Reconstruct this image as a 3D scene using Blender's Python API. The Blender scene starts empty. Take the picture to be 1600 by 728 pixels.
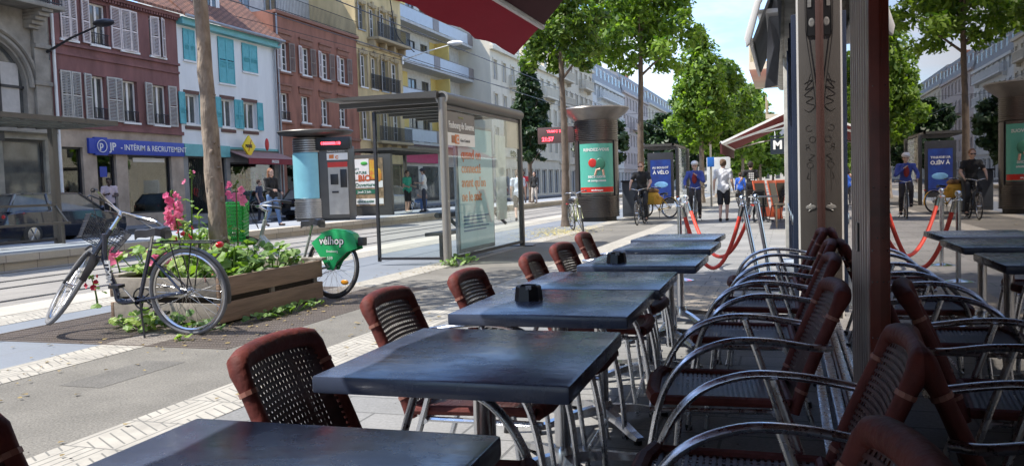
import bpy, bmesh, math, random
import numpy as np
from mathutils import Vector, Matrix, noise as mnoise
PI = math.pi
R = math.radians
scene = bpy.context.scene
col = scene.collection
random.seed(7)

# ------------------------------------------------------------------ camera
F_PX, YAW, PITCH, ROLL, CZ = 1294.0, .321, .0557, -.032, 1.22
cy_, sy_, cp_, sp_ = math.cos(YAW), math.sin(YAW), math.cos(PITCH), math.sin(PITCH)
fw = Vector((-sy_*cp_, cy_*cp_, -sp_)); rt = Vector((cy_, sy_, 0)); up = rt.cross(fw)
rt2 = rt*math.cos(ROLL) + up*math.sin(ROLL); up2 = -rt*math.sin(ROLL) + up*math.cos(ROLL)
cam_d = bpy.data.cameras.new('camera'); cam = bpy.data.objects.new('camera', cam_d); col.objects.link(cam)
m = Matrix((rt2, up2, -fw)).transposed().to_4x4(); m.translation = (0, 0, CZ); cam.matrix_world = m
cam_d.sensor_width = 36; cam_d.lens = 36*F_PX/1600; cam_d.clip_start = .03; cam_d.clip_end = 3000
scene.camera = cam
# ------------------------------------------------------------------ light
SUN_EL = R(57); SH = Vector((.90, .43, 0)).normalized()       # SH: direction shadows fall
world = bpy.data.worlds.new('World'); scene.world = world; world.use_nodes = True
nt = world.node_tree; nt.nodes.clear()
wo = nt.nodes.new('ShaderNodeOutputWorld'); bg = nt.nodes.new('ShaderNodeBackground')
sky = nt.nodes.new('ShaderNodeTexSky'); sky.sky_type = 'NISHITA'; sky.sun_disc = False
sky.sun_elevation = SUN_EL; sky.sun_rotation = math.atan2(-SH.x, -SH.y)
sky.air_density = 1.0; sky.dust_density = .6; sky.ozone_density = 2.0
tc = nt.nodes.new('ShaderNodeTexCoord'); mp = nt.nodes.new('ShaderNodeMapping'); mp.inputs['Scale'].default_value = (1.3, 1.3, 4.2)
mp.inputs['Location'].default_value = (.35, .2, .1)
ns = nt.nodes.new('ShaderNodeTexNoise'); ns.inputs['Scale'].default_value = 2.1; ns.inputs['Detail'].default_value = 7; ns.inputs['Roughness'].default_value = .56
ns.inputs['Distortion'].default_value = .35
cr = nt.nodes.new('ShaderNodeValToRGB'); cr.color_ramp.elements[0].position = .46; cr.color_ramp.elements[1].position = .72
cr.color_ramp.elements[0].color = (.0, .0, .0, 1); cr.color_ramp.elements[1].color = (.95, .95, .95, 1)
mx = nt.nodes.new('ShaderNodeMixRGB'); mx.inputs[2].default_value = (3.5, 3.6, 3.85, 1)
nt.links.new(tc.outputs['Generated'], mp.inputs[0]); nt.links.new(mp.outputs[0], ns.inputs['Vector'])
nt.links.new(ns.outputs[0], cr.inputs[0]); nt.links.new(cr.outputs[0], mx.inputs[0]); tint = nt.nodes.new('ShaderNodeMixRGB'); tint.blend_type = 'MULTIPLY'; tint.inputs[0].default_value = 1; tint.inputs[2].default_value = (.72, .84, 1.0, 1); nt.links.new(sky.outputs[0], tint.inputs[1]); nt.links.new(tint.outputs[0], mx.inputs[1])
nt.links.new(mx.outputs[0], bg.inputs[0]); nt.links.new(bg.outputs[0], wo.inputs[0])
bg.inputs[1].default_value = .14
sd = bpy.data.lights.new('sun', 'SUN'); sd.energy = 3.2; sd.angle = R(.5); sd.color = (1, .95, .87)
so = bpy.data.objects.new('sun', sd); col.objects.link(so); so.location = (-20, -10, 30)
sdir = Vector((SH.x*math.cos(SUN_EL), SH.y*math.cos(SUN_EL), -math.sin(SUN_EL)))
so.rotation_euler = sdir.to_track_quat('-Z', 'Y').to_euler()
scene.view_settings.view_transform = 'Standard'; scene.view_settings.look = 'None'
scene.view_settings.gamma = 1; scene.view_settings.use_curve_mapping = False
scene.view_settings.exposure = 1.38
scene.render.engine = 'CYCLES'
scene.cycles.max_bounces = 8; scene.cycles.transparent_max_bounces = 16

# ------------------------------------------------------------------ materials
MATS = {}
def newmat(name):
    mt = bpy.data.materials.new(name); mt.use_nodes = True; MATS[name] = mt
    return mt, mt.node_tree, mt.node_tree.nodes['Principled BSDF']
def N(t, kind, **kw):
    n = t.nodes.new('ShaderNode'+kind)
    for k, v in kw.items():
        if k in n.inputs.keys(): n.inputs[k].default_value = v
        else: setattr(n, k, v)
    return n
def mat(name, c=None, rough=.6, metal=0, var=.12, vs=3., bump=0, bd=.01, bs=60., spec=None, c2=None, coat=0, coords='Object', stretch=None, tr=0):
    """base colour with noise variation (c -> c2) and fine bump"""
    if name in MATS: return MATS[name]
    if c is None: c = (.3, .3, .3); print("DEFAULT MAT", name)
    mt, t, b = newmat(name)
    b.inputs['Roughness'].default_value = rough; b.inputs['Metallic'].default_value = metal
    if spec is not None: b.inputs['Specular IOR Level'].default_value = spec
    if coat: b.inputs['Coat Weight'].default_value = coat
    if c2 is None: c2 = tuple(max(0, v*(1-2*var)) for v in c)
    tcn = N(t, 'TexCoord'); mpn = N(t, 'Mapping')
    if stretch: mpn.inputs['Scale'].default_value = stretch
    t.links.new(tcn.outputs[coords], mpn.inputs[0])
    n = N(t, 'TexNoise', Scale=vs, Detail=6.0, Roughness=.6); t.links.new(mpn.outputs[0], n.inputs['Vector'])
    r = N(t, 'ValToRGB'); r.color_ramp.elements[0].position = .3; r.color_ramp.elements[1].position = .7
    r.color_ramp.elements[0].color = (*c2, 1); r.color_ramp.elements[1].color = (*c, 1)
    t.links.new(n.outputs[0], r.inputs[0]); t.links.new(r.outputs[0], b.inputs['Base Color'])
    if bump:
        n2 = N(t, 'TexNoise', Scale=bs, Detail=4.0); t.links.new(mpn.outputs[0], n2.inputs['Vector'])
        bp = N(t, 'Bump', Strength=bump, Distance=bd); t.links.new(n2.outputs[0], bp.inputs['Height']); t.links.new(bp.outputs[0], b.inputs['Normal'])
    return mt
def glass(name, ior=1.5, tint=(.9, .95, .93), rough=0.0, boost=1.0, add=0.0, refl=(1, 1, 1)):
    mt, t, b = newmat(name); t.nodes.remove(b); out = t.nodes['Material Output']
    tr = N(t, 'BsdfTransparent', Color=(*tint, 1)); gl = N(t, 'BsdfGlossy', Roughness=rough, Color=(*refl, 1))
    fr = N(t, 'Fresnel', IOR=ior); ge = N(t, 'NewGeometry'); im = N(t, 'MapRange'); im.inputs['To Min'].default_value = ior; im.inputs['To Max'].default_value = 1/ior; t.links.new(ge.outputs['Backfacing'], im.inputs[0]); t.links.new(im.outputs[0], fr.inputs['IOR']); mu = N(t, 'Math', operation='MULTIPLY_ADD'); mu.inputs[1].default_value = boost; mu.inputs[2].default_value = add; mu.use_clamp = True
    ms = N(t, 'MixShader'); t.links.new(fr.outputs[0], mu.inputs[0]); t.links.new(mu.outputs[0], ms.inputs[0])
    t.links.new(tr.outputs[0], ms.inputs[1]); t.links.new(gl.outputs[0], ms.inputs[2]); t.links.new(ms.outputs[0], out.inputs[0])
    return mt
def paver(name, c1, c2, mortar, bw, bh, mort=.012, offset=.5, rough=.85, rot=0, dirt=.35, bump=.35, freq=2):
    mt, t, b = newmat(name); b.inputs['Roughness'].default_value = rough
    tcn = N(t, 'TexCoord'); mpn = N(t, 'Mapping'); mpn.inputs['Rotation'].default_value = (0, 0, rot)
    t.links.new(tcn.outputs['Object'], mpn.inputs[0])
    br = N(t, 'TexBrick', Color1=(*c1, 1), Color2=(*c2, 1), Mortar=(*mortar, 1), Scale=1.0)
    br.inputs['Mortar Size'].default_value = mort; br.inputs['Brick Width'].default_value = bw; br.inputs['Row Height'].default_value = bh
    br.inputs['Mortar Smooth'].default_value = .2; br.inputs['Bias'].default_value = 0; br.offset = offset; br.offset_frequency = freq
    t.links.new(mpn.outputs[0], br.inputs['Vector'])
    n = N(t, 'TexNoise', Scale=.8, Detail=8.0, Roughness=.65); t.links.new(mpn.outputs[0], n.inputs['Vector'])
    n3 = N(t, 'TexNoise', Scale=55.0, Detail=4.0, Roughness=.7); t.links.new(mpn.outputs[0], n3.inputs['Vector'])
    ad = N(t, 'Math', operation='ADD'); t.links.new(n.outputs[0], ad.inputs[0]); t.links.new(n3.outputs[0], ad.inputs[1])
    mr = N(t, 'MapRange'); mr.inputs['From Min'].default_value = .7; mr.inputs['From Max'].default_value = 1.3
    mr.inputs['To Min'].default_value = 1-dirt; mr.inputs['To Max'].default_value = 1.08; t.links.new(ad.outputs[0], mr.inputs[0])
    mm = N(t, 'MixRGB', blend_type='MULTIPLY'); mm.inputs[0].default_value = 1
    t.links.new(br.outputs[0], mm.inputs[1]); t.links.new(mr.outputs[0], mm.inputs[2]); t.links.new(mm.outputs[0], b.inputs['Base Color'])
    bp = N(t, 'Bump', Strength=bump, Distance=.01); inv = N(t, 'Math', operation='SUBTRACT'); inv.inputs[0].default_value = 1
    t.links.new(br.outputs[1], inv.inputs[1]); a2 = N(t, 'Math', operation='MULTIPLY_ADD'); a2.inputs[1].default_value = .35
    t.links.new(n3.outputs[0], a2.inputs[0]); t.links.new(inv.outputs[0], a2.inputs[2])
    t.links.new(a2.outputs[0], bp.inputs['Height']); t.links.new(bp.outputs[0], b.inputs['Normal'])
    return mt
def asphalt(name, c, speck=.35, scale=140., patch=.42):
    mt, t, b = newmat(name); b.inputs['Roughness'].default_value = .9
    tcn = N(t, 'TexCoord'); n = N(t, 'TexNoise', Scale=scale, Detail=3.0, Roughness=.8); n2 = N(t, 'TexNoise', Scale=.7, Detail=9.0, Roughness=.72)
    v = N(t, 'TexVoronoi', Scale=scale*.7)
    for q in (n, n2, v): t.links.new(tcn.outputs['Object'], q.inputs['Vector'])
    r = N(t, 'ValToRGB'); r.color_ramp.elements[0].position = .3; r.color_ramp.elements[1].position = .72
    r.color_ramp.elements[0].color = (*[x*(1-speck) for x in c], 1); r.color_ramp.elements[1].color = (*[x*(1+speck) for x in c], 1)
    t.links.new(n.outputs[0], r.inputs[0])
    mr = N(t, 'MapRange'); mr.inputs['From Min'].default_value = .3; mr.inputs['From Max'].default_value = .7
    mr.inputs['To Min'].default_value = 1-patch; mr.inputs['To Max'].default_value = 1+patch*.4; t.links.new(n2.outputs[0], mr.inputs[0])
    mm = N(t, 'MixRGB', blend_type='MULTIPLY'); mm.inputs[0].default_value = 1
    t.links.new(r.outputs[0], mm.inputs[1]); t.links.new(mr.outputs[0], mm.inputs[2]); t.links.new(mm.outputs[0], b.inputs['Base Color'])
    bp = N(t, 'Bump', Strength=.4, Distance=.004); t.links.new(v.outputs[0], bp.inputs['Height']); t.links.new(bp.outputs[0], b.inputs['Normal'])
    return mt
def leafmat(name, c1, c2, trans=.45):
    mt, t, b = newmat(name); out = t.nodes['Material Output']
    tcn = N(t, 'TexCoord'); n = N(t, 'TexNoise', Scale=1.6, Detail=5.0); t.links.new(tcn.outputs['Object'], n.inputs['Vector'])
    r = N(t, 'ValToRGB'); r.color_ramp.elements[0].position = .32; r.color_ramp.elements[1].position = .68
    r.color_ramp.elements[0].color = (*c1, 1); r.color_ramp.elements[1].color = (*c2, 1); ge = N(t, 'NewGeometry'); ma = N(t, 'Math', operation='MULTIPLY_ADD'); ma.inputs[1].default_value = .42; mb_ = N(t, 'Math', operation='MULTIPLY'); mb_.inputs[1].default_value = .6
    t.links.new(n.outputs[0], mb_.inputs[0]); t.links.new(ge.outputs['Random Per Island'], ma.inputs[0]); t.links.new(mb_.outputs[0], ma.inputs[2]); t.links.new(ma.outputs[0], r.inputs[0])
    t.links.new(r.outputs[0], b.inputs['Base Color']); b.inputs['Roughness'].default_value = .5
    tl = N(t, 'BsdfTranslucent'); br = N(t, 'MixRGB', blend_type='MULTIPLY'); br.inputs[0].default_value = 1; br.inputs[2].default_value = (1.35, 1.5, .5, 1)
    t.links.new(r.outputs[0], br.inputs[1]); t.links.new(br.outputs[0], tl.inputs[0])
    ms = N(t, 'MixShader'); ms.inputs[0].default_value = trans
    t.links.new(b.outputs[0], ms.inputs[1]); t.links.new(tl.outputs[0], ms.inputs[2]); t.links.new(ms.outputs[0], out.inputs[0])
    return mt
def emis(name, c=(1, .04, .06), s=4):
    if name in MATS: return MATS[name]
    mt, t, b = newmat(name); b.inputs['Base Color'].default_value = (*[v*.3 for v in c], 1)
    b.inputs['Emission Color'].default_value = (*c, 1); b.inputs['Emission Strength'].default_value = s
    return mt

# ------------------------------------------------------------------ mesh helpers
WHOLE = {'leaves', 'blossom', 'graffiti', 'magazines', 'shirt_print', 'wall', 'ground_floor_wall', 'moulding', 'cornice', 'stems'}
class MB:
    """collects shapes; build() links them as ONE mesh object"""
    def __init__(s): s.v = []; s.f = []; s.mi = []; s.cur = 0; s.isl = []
    def add(s, vs, fs):
        o = len(s.v); s.isl.append((o, len(s.f))); s.v += [tuple(p) for p in vs]; s.f += [tuple(i+o for i in f) for f in fs]; s.mi += [s.cur]*len(fs)
    def box(s, x0, x1, y0, y1, z0, z1, M=None):
        vs = [Vector((x, y, z)) for x in (x0, x1) for y in (y0, y1) for z in (z0, z1)]
        if M: vs = [M @ v for v in vs]
        s.add(vs, [(0, 1, 3, 2), (4, 6, 7, 5), (0, 4, 5, 1), (2, 3, 7, 6), (0, 2, 6, 4), (1, 5, 7, 3)])
    def bar(s, p, q, w, h, upv=(0, 0, 1)):
        p = Vector(p); q = Vector(q); d = (q-p).normalized(); u = Vector(upv)
        if abs(d.dot(u)) > .98: u = Vector((1, 0, 0))
        a = d.cross(u).normalized()*w/2; b = a.cross(d).normalized()*h/2
        vs = [p-a-b, p+a-b, p+a+b, p-a+b, q-a-b, q+a-b, q+a+b, q-a+b]
        s.add(vs, [(0, 3, 2, 1), (4, 5, 6, 7), (0, 1, 5, 4), (1, 2, 6, 5), (2, 3, 7, 6), (3, 0, 4, 7)])
    def tube(s, pts, r, n=8, closed=False, flat=None, cap=True):
        pts = [Vector(p) for p in pts]; k = len(pts)
        rs = [r]*k if isinstance(r, (int, float)) else list(r)
        rings = []; prev = None
        for i, p in enumerate(pts):
            if closed: d = pts[(i+1) % k]-pts[i-1]
            else: d = pts[min(i+1, k-1)]-pts[max(i-1, 0)]
            d.normalize()
            if prev is None:
                u = Vector((0, 0, 1)) if abs(d.z) < .9 else Vector((1, 0, 0))
                if flat: u = Vector(flat[1])
                a = d.cross(u).normalized()
            else:
                a = (prev-d*prev.dot(d)).normalized()
            prev = a; b = a.cross(d)
            fx = flat[0] if flat else 1
            rings.append([p+a*math.cos(2*PI*j/n)*rs[i]*fx+b*math.sin(2*PI*j/n)*rs[i] for j in range(n)])
        vs = [v for rg in rings for v in rg]; fs = []
        for i in range(k if closed else k-1):
            i2 = (i+1) % k
            for j in range(n):
                j2 = (j+1) % n
                fs.append((i*n+j, i*n+j2, i2*n+j2, i2*n+j))
        if cap and not closed:
            fs.append(tuple(range(n))[::-1]); fs.append(tuple((k-1)*n+j for j in range(n)))
        s.add(vs, fs)
    def lathe(s, prof, c=(0, 0, 0), n=20, M=None, a0=0, a1=2*PI):
        full = abs(a1-a0-2*PI) < 1e-6; c = Vector(c); k = n if full else n+1
        vs = [c+Vector((r*math.cos(a0+(a1-a0)*j/n), r*math.sin(a0+(a1-a0)*j/n), z)) for r, z in prof for j in range(k)]
        if M: vs = [M @ v for v in vs]
        fs = []
        for i in range(len(prof)-1):
            for j in range(n):
                j2 = (j+1) % k if full else j+1
                fs.append((i*k+j, i*k+j2, (i+1)*k+j2, (i+1)*k+j))
        s.add(vs, fs)
    def ball(s, c, r, sc=(1, 1, 1), n=12, m=8, M=None):
        c = Vector(c); vs = []; fs = []
        for i in range(m+1):
            t = PI*i/m
            for j in range(n):
                vs.append(c+Vector((r*sc[0]*math.sin(t)*math.cos(2*PI*j/n), r*sc[1]*math.sin(t)*math.sin(2*PI*j/n), r*sc[2]*math.cos(t))))
        if M: vs = [M @ v for v in vs]
        for i in range(m):
            for j in range(n): fs.append((i*n+j, (i+1)*n+j, (i+1)*n+(j+1) % n, i*n+(j+1) % n))
        s.add(vs, fs)
    def prism(s, pts, h, M=None, z0=0):
        """2D outline (ccw) in xy extruded z0..z0+h then M"""
        n = len(pts); vs = [Vector((x, y, z0)) for x, y in pts]+[Vector((x, y, z0+h)) for x, y in pts]
        if M: vs = [M @ v for v in vs]
        s.add(vs, [tuple(range(n))[::-1], tuple(range(n, 2*n))]+[(i, (i+1) % n, (i+1) % n+n, i+n) for i in range(n)])
    def quad(s, *p): s.add(p, [tuple(range(len(p)))])
    def mesh(s, name, mats, smooth=True, bevel=0, ang=35):
        me = bpy.data.meshes.new(name); me.from_pydata(s.v, [], s.f)
        for q in (mats if isinstance(mats, (list, tuple)) else [mats]): me.materials.append(q)
        if any(s.mi): me.polygons.foreach_set('material_index', s.mi)
        if bevel:
            bm = bmesh.new(); bm.from_mesh(me); bmesh.ops.remove_doubles(bm, verts=bm.verts, dist=1e-5)
            es = [e for e in bm.edges if len(e.link_faces) == 2 and e.calc_face_angle(0) > R(40)]
            bmesh.ops.bevel(bm, geom=es, offset=bevel, segments=2, profile=.6, affect='EDGES'); bm.to_mesh(me); bm.free()
        if smooth:
            me.polygons.foreach_set('use_smooth', [True]*len(me.polygons))
            me.set_sharp_from_angle(angle=R(ang))
        me.update(); return me
    def pieces(s):
        k = len(s.isl)
        if k < 2 or k > 1200: return 1, None
        P = np.array(s.v); ends = [a for a, _ in s.isl[1:]]+[len(P)]
        lo = np.array([P[a:e].min(0) for (a, _), e in zip(s.isl, ends)]); hi = np.array([P[a:e].max(0) for (a, _), e in zip(s.isl, ends)]); size = (hi-lo).max(1)
        gap = np.maximum(0, np.maximum(lo[:, None]-hi[None], lo[None]-hi[:, None])); near = np.sqrt((gap**2).sum(2)) <= np.maximum(.02, .5*np.maximum(size[:, None], size[None]))
        lab = np.full(k, -1); c = 0
        for i in range(k):
            if lab[i] >= 0: continue
            todo = [i]; lab[i] = c
            while todo:
                j = todo.pop()
                for q in np.nonzero(near[j] & (lab < 0))[0]: lab[q] = c; todo.append(int(q))
            c += 1
        return c, lab
    def build(s, name, mats, parent=None, smooth=True, bevel=0, loc=None):
        if parent is not None and name not in WHOLE:
            c, lab = s.pieces()
            if 1 < c <= 100:        # far-apart pieces become parts of their own
                out = []; ve = [a for a, _ in s.isl[1:]]+[len(s.v)]; fe = [b_ for _, b_ in s.isl[1:]]+[len(s.f)]
                for q in range(c):
                    m_ = MB()
                    for i, (a, fa) in enumerate(s.isl):
                        if lab[i] != q: continue
                        o_ = len(m_.v); m_.v += s.v[a:ve[i]]; m_.f += [tuple(x-a+o_ for x in f) for f in s.f[fa:fe[i]]]; m_.mi += s.mi[fa:fe[i]]
                    o = bpy.data.objects.new(name, m_.mesh(name, mats, smooth, bevel)); col.objects.link(o); o.parent = parent
                    if loc is not None: o.location = loc
                    out.append(o)
                return out[0]
        o = bpy.data.objects.new(name, s.mesh(name, mats, smooth, bevel)); col.objects.link(o)
        if parent: o.parent = parent
        if loc is not None: o.location = loc
        return o
def tag(o, label=None, cat=None, group=None, kind=None):
    if label: o['label'] = label
    if cat: o['category'] = cat
    if group: o['group'] = group
    if kind: o['kind'] = kind
    return o
def thing(name, label, cat, loc=(0, 0, 0), rz=0, group=None, sc=1):
    o = bpy.data.objects.new(name, None); col.objects.link(o); o.empty_display_size = .1
    o.location = loc; o.rotation_euler = (0, 0, rz); o.scale = (sc, sc, sc)
    return tag(o, label, cat, group)
def dup(o, label=None, loc=None, rz=None, parent=None):
    c = o.copy(); col.objects.link(c)
    if parent is not None: c.parent = parent
    if label: c['label'] = label
    if loc is not None: c.location = loc
    if rz is not None: c.rotation_euler = (0, 0, rz)
    for ch in list(o.children): dup(ch, parent=c)
    return c
def one(name, mb, mats, label, cat, group=None, **k): return tag(mb.build(name, mats, **k), label, cat, group)
def struct(name, mb, mats, **k): return tag(mb.build(name, mats, **k), kind='structure')
def text(txt, size, mt, parent, M, ext=.004, name='lettering', align='LEFT', sx=1, bold=0, spacing=1):
    """text mesh; M maps text plane (x right, y up, z out)"""
    c = bpy.data.curves.new('t', 'FONT'); c.body = txt; c.size = size; c.extrude = ext; c.align_x = align; c.offset = bold; c.resolution_u = 2
    c.space_character = spacing
    o = bpy.data.objects.new('t', c); col.objects.link(o)
    dg = bpy.context.evaluated_depsgraph_get(); dg.update(); me = bpy.data.meshes.new_from_object(o.evaluated_get(dg))
    bpy.data.objects.remove(o); bpy.data.curves.remove(c)
    me.transform(M @ Matrix.Diagonal((sx, 1, 1, 1))); me.materials.clear(); me.materials.append(mt)
    r = bpy.data.objects.new(name, me); col.objects.link(r); r.parent = parent
    return r
def plane_x(X, Y, Z, face=1):   # text readable when looking towards -X (face=1); lies in plane x=X
    return Matrix(((0, 0, face, X), (face, 0, 0, Y), (0, 1, 0, Z), (0, 0, 0, 1)))
def plane_y(X, Y, Z):           # readable when looking towards +Y
    return Matrix(((1, 0, 0, X), (0, 0, -1, Y), (0, 1, 0, Z), (0, 0, 0, 1)))
def arc(fn, n): return [fn(i/n) for i in range(n+1)]
def spline(P, n=8):
    P = [Vector(p) for p in P]; out = []
    Q = [P[0]*2-P[1]]+P+[P[-1]*2-P[-2]]
    for i in range(1, len(Q)-2):
        a, b, c, d = Q[i-1:i+3]
        for k in range(n):
            t = k/n; out.append(.5*((2*b)+(c-a)*t+(2*a-5*b+4*c-d)*t*t+(3*b-a-3*c+d)*t**3))
    out.append(P[-1]); return out
# ------------------------------------------------------------------ materials used below
M_path = asphalt('path', (.17, .159, .138), speck=.55, scale=75); M_road = asphalt('road', (.085, .088, .095), scale=60)
M_terr = paver('terrace_stone', (.28, .275, .265), (.225, .225, .22), (.13, .13, .125), .62, .31, .008, dirt=.5)
M_block = paver('small_blocks', (.33, .27, .20), (.30, .26, .21), (.15, .14, .12), .21, .105, .008)
M_slate = paver('blue_slab', (.19, .21, .24), (.17, .19, .22), (.17, .18, .19), 1.2, .9, .006, dirt=.22, bump=.1)
M_track = paver('track_slab', (.29, .272, .245), (.255, .24, .22), (.17, .16, .15), .9, .45, .010, rot=PI/2)
M_cream = paver('cream_kerb', (.44, .405, .345), (.405, .375, .325), (.33, .31, .27), .5, 1.0, .006, offset=0, dirt=.15)
M_plat = paver('platform_slab', (.30, .32, .35), (.26, .28, .31), (.15, .15, .16), .6, .6, .008, dirt=.2)
M_platedge = paver('platform_edge', (.52, .46, .37), (.47, .42, .34), (.25, .22, .19), .7, 1.2, .010, offset=0, dirt=.2, rot=PI/2)
M_pave = paver('far_pavement', (.24, .24, .25), (.21, .21, .22), (.12, .12, .12), .6, .4, .01)
M_ground = mat('ground', (.22, .21, .2), .9)
def tactile():
    mt, t, b = newmat('tactile'); b.inputs['Roughness'].default_value = .85
    tcn = N(t, 'TexCoord'); sx = N(t, 'SeparateXYZ'); t.links.new(tcn.outputs['Object'], sx.inputs[0])
    def mth(op, a, bb=None, c=None):
        n = N(t, 'Math', operation=op)
        for i, v in enumerate((a, bb, c)):
            if v is None: continue
            if isinstance(v, (int, float)): n.inputs[i].default_value = v
            else: t.links.new(v, n.inputs[i])
        return n.outputs[0]
    x, y = sx.outputs[0], sx.outputs[1]
    par = mth('MODULO', mth('ADD', mth('FLOOR', mth('DIVIDE', x, .225)), mth('FLOOR', mth('DIVIDE', y, .45))), 2)
    par = mth('GREATER_THAN', mth('ABSOLUTE', par), .5)
    gx = mth('LESS_THAN', mth('FRACT', mth('MULTIPLY', x, 1/.056)), .17)
    gy = mth('LESS_THAN', mth('FRACT', mth('MULTIPLY', mth('ADD', y, mth('MULTIPLY', x, .6)), 1/.075)), .15)
    g = mth('ADD', mth('MULTIPLY', gx, par), mth('MULTIPLY', gy, mth('SUBTRACT', 1, par)))
    e = mth('LESS_THAN', mth('FRACT', mth('DIVIDE', y, .45)), .025)
    g = mth('MAXIMUM', g, e)
    n = N(t, 'TexNoise', Scale=3.0, Detail=8.0, Roughness=.7); t.links.new(tcn.outputs['Object'], n.inputs['Vector'])
    r = N(t, 'ValToRGB'); r.color_ramp.elements[0].position = .3; r.color_ramp.elements[1].position = .62
    r.color_ramp.elements[0].color = (.24, .224, .196, 1); r.color_ramp.elements[1].color = (.39, .365, .315, 1); t.links.new(n.outputs[0], r.inputs[0])
    mx_ = N(t, 'MixRGB'); mx_.inputs[2].default_value = (.15, .145, .13, 1); t.links.new(g, mx_.inputs[0]); t.links.new(r.outputs[0], mx_.inputs[1])
    t.links.new(mx_.outputs[0], b.inputs['Base Color'])
    bp = N(t, 'Bump', Strength=.5, Distance=.006); t.links.new(mth('SUBTRACT', 1, g), bp.inputs['Height']); t.links.new(bp.outputs[0], b.inputs['Normal'])
    return mt
M_tact = tactile()
M_white = mat('white_paint', (.78, .77, .74), .45, var=.06); M_shut_w = mat('shutter_white', (.70, .61, .58), .5, var=.12, vs=6)
M_shut_g = mat('shutter_grey', (.48, .46, .42), .5, var=.12, vs=6); M_shut_t = mat('shutter_turquoise', (.10, .42, .47), .5, var=.12, vs=5)
M_turq = mat('turquoise', (.16, .45, .46), .5, var=.1); M_dark = mat('dark_metal', (.045, .045, .05), .4, .3)
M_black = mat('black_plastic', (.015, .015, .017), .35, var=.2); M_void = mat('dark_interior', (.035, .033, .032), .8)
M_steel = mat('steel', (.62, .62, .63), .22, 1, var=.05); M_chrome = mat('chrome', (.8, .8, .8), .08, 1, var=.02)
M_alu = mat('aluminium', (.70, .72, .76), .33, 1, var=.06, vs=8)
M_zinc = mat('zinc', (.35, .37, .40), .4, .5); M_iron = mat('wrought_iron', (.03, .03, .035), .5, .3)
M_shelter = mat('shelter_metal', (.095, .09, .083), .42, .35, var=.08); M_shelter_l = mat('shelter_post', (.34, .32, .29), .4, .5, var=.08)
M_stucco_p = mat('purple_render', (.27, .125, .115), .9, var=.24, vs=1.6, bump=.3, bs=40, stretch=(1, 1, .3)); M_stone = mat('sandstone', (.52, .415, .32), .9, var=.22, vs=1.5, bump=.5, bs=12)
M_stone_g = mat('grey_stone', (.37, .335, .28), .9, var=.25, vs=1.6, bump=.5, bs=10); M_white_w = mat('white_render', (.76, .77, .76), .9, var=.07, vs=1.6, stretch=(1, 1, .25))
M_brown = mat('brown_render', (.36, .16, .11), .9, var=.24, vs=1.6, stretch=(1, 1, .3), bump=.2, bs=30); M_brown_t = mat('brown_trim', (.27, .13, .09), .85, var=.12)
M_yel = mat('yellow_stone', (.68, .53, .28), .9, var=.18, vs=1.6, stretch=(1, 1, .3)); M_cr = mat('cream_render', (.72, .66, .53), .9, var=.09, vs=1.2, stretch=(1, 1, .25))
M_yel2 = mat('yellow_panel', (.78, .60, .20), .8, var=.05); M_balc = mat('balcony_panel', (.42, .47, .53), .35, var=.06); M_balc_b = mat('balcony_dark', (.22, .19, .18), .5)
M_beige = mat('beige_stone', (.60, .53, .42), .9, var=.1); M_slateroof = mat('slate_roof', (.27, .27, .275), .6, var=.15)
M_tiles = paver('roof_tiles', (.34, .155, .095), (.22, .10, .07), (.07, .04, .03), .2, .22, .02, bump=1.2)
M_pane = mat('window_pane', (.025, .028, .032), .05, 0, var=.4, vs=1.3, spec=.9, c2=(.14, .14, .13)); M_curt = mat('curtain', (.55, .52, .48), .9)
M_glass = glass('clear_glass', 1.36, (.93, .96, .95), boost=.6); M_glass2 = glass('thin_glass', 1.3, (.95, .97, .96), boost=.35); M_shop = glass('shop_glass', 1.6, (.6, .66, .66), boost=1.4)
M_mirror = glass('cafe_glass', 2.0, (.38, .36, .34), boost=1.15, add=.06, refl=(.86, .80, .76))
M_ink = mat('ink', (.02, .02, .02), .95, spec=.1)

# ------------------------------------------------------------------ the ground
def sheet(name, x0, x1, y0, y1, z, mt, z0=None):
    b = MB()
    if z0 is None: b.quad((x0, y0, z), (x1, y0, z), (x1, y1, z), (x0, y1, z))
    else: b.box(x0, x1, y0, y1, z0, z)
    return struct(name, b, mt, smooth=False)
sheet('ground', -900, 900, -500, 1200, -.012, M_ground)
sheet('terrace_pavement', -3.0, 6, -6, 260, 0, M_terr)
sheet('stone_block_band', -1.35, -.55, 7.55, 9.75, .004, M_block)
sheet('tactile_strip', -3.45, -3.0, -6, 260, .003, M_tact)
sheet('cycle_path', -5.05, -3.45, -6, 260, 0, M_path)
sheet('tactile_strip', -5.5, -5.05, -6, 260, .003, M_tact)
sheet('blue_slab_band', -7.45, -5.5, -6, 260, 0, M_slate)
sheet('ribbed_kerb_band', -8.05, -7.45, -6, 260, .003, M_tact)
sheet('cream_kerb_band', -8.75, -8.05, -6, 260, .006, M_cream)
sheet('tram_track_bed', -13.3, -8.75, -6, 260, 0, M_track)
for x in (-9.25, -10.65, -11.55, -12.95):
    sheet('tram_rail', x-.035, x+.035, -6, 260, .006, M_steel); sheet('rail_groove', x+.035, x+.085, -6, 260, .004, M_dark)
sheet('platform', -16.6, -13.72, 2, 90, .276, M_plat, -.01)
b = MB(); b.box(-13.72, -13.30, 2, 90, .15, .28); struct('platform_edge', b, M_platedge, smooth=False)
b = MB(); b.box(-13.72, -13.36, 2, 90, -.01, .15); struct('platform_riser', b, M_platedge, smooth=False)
sheet('road', -22.2, -16.6, -6, 260, .012, M_road); sheet('pavement', -25.6, -22.2, -6, 260, .15, M_pave, -.01)
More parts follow.
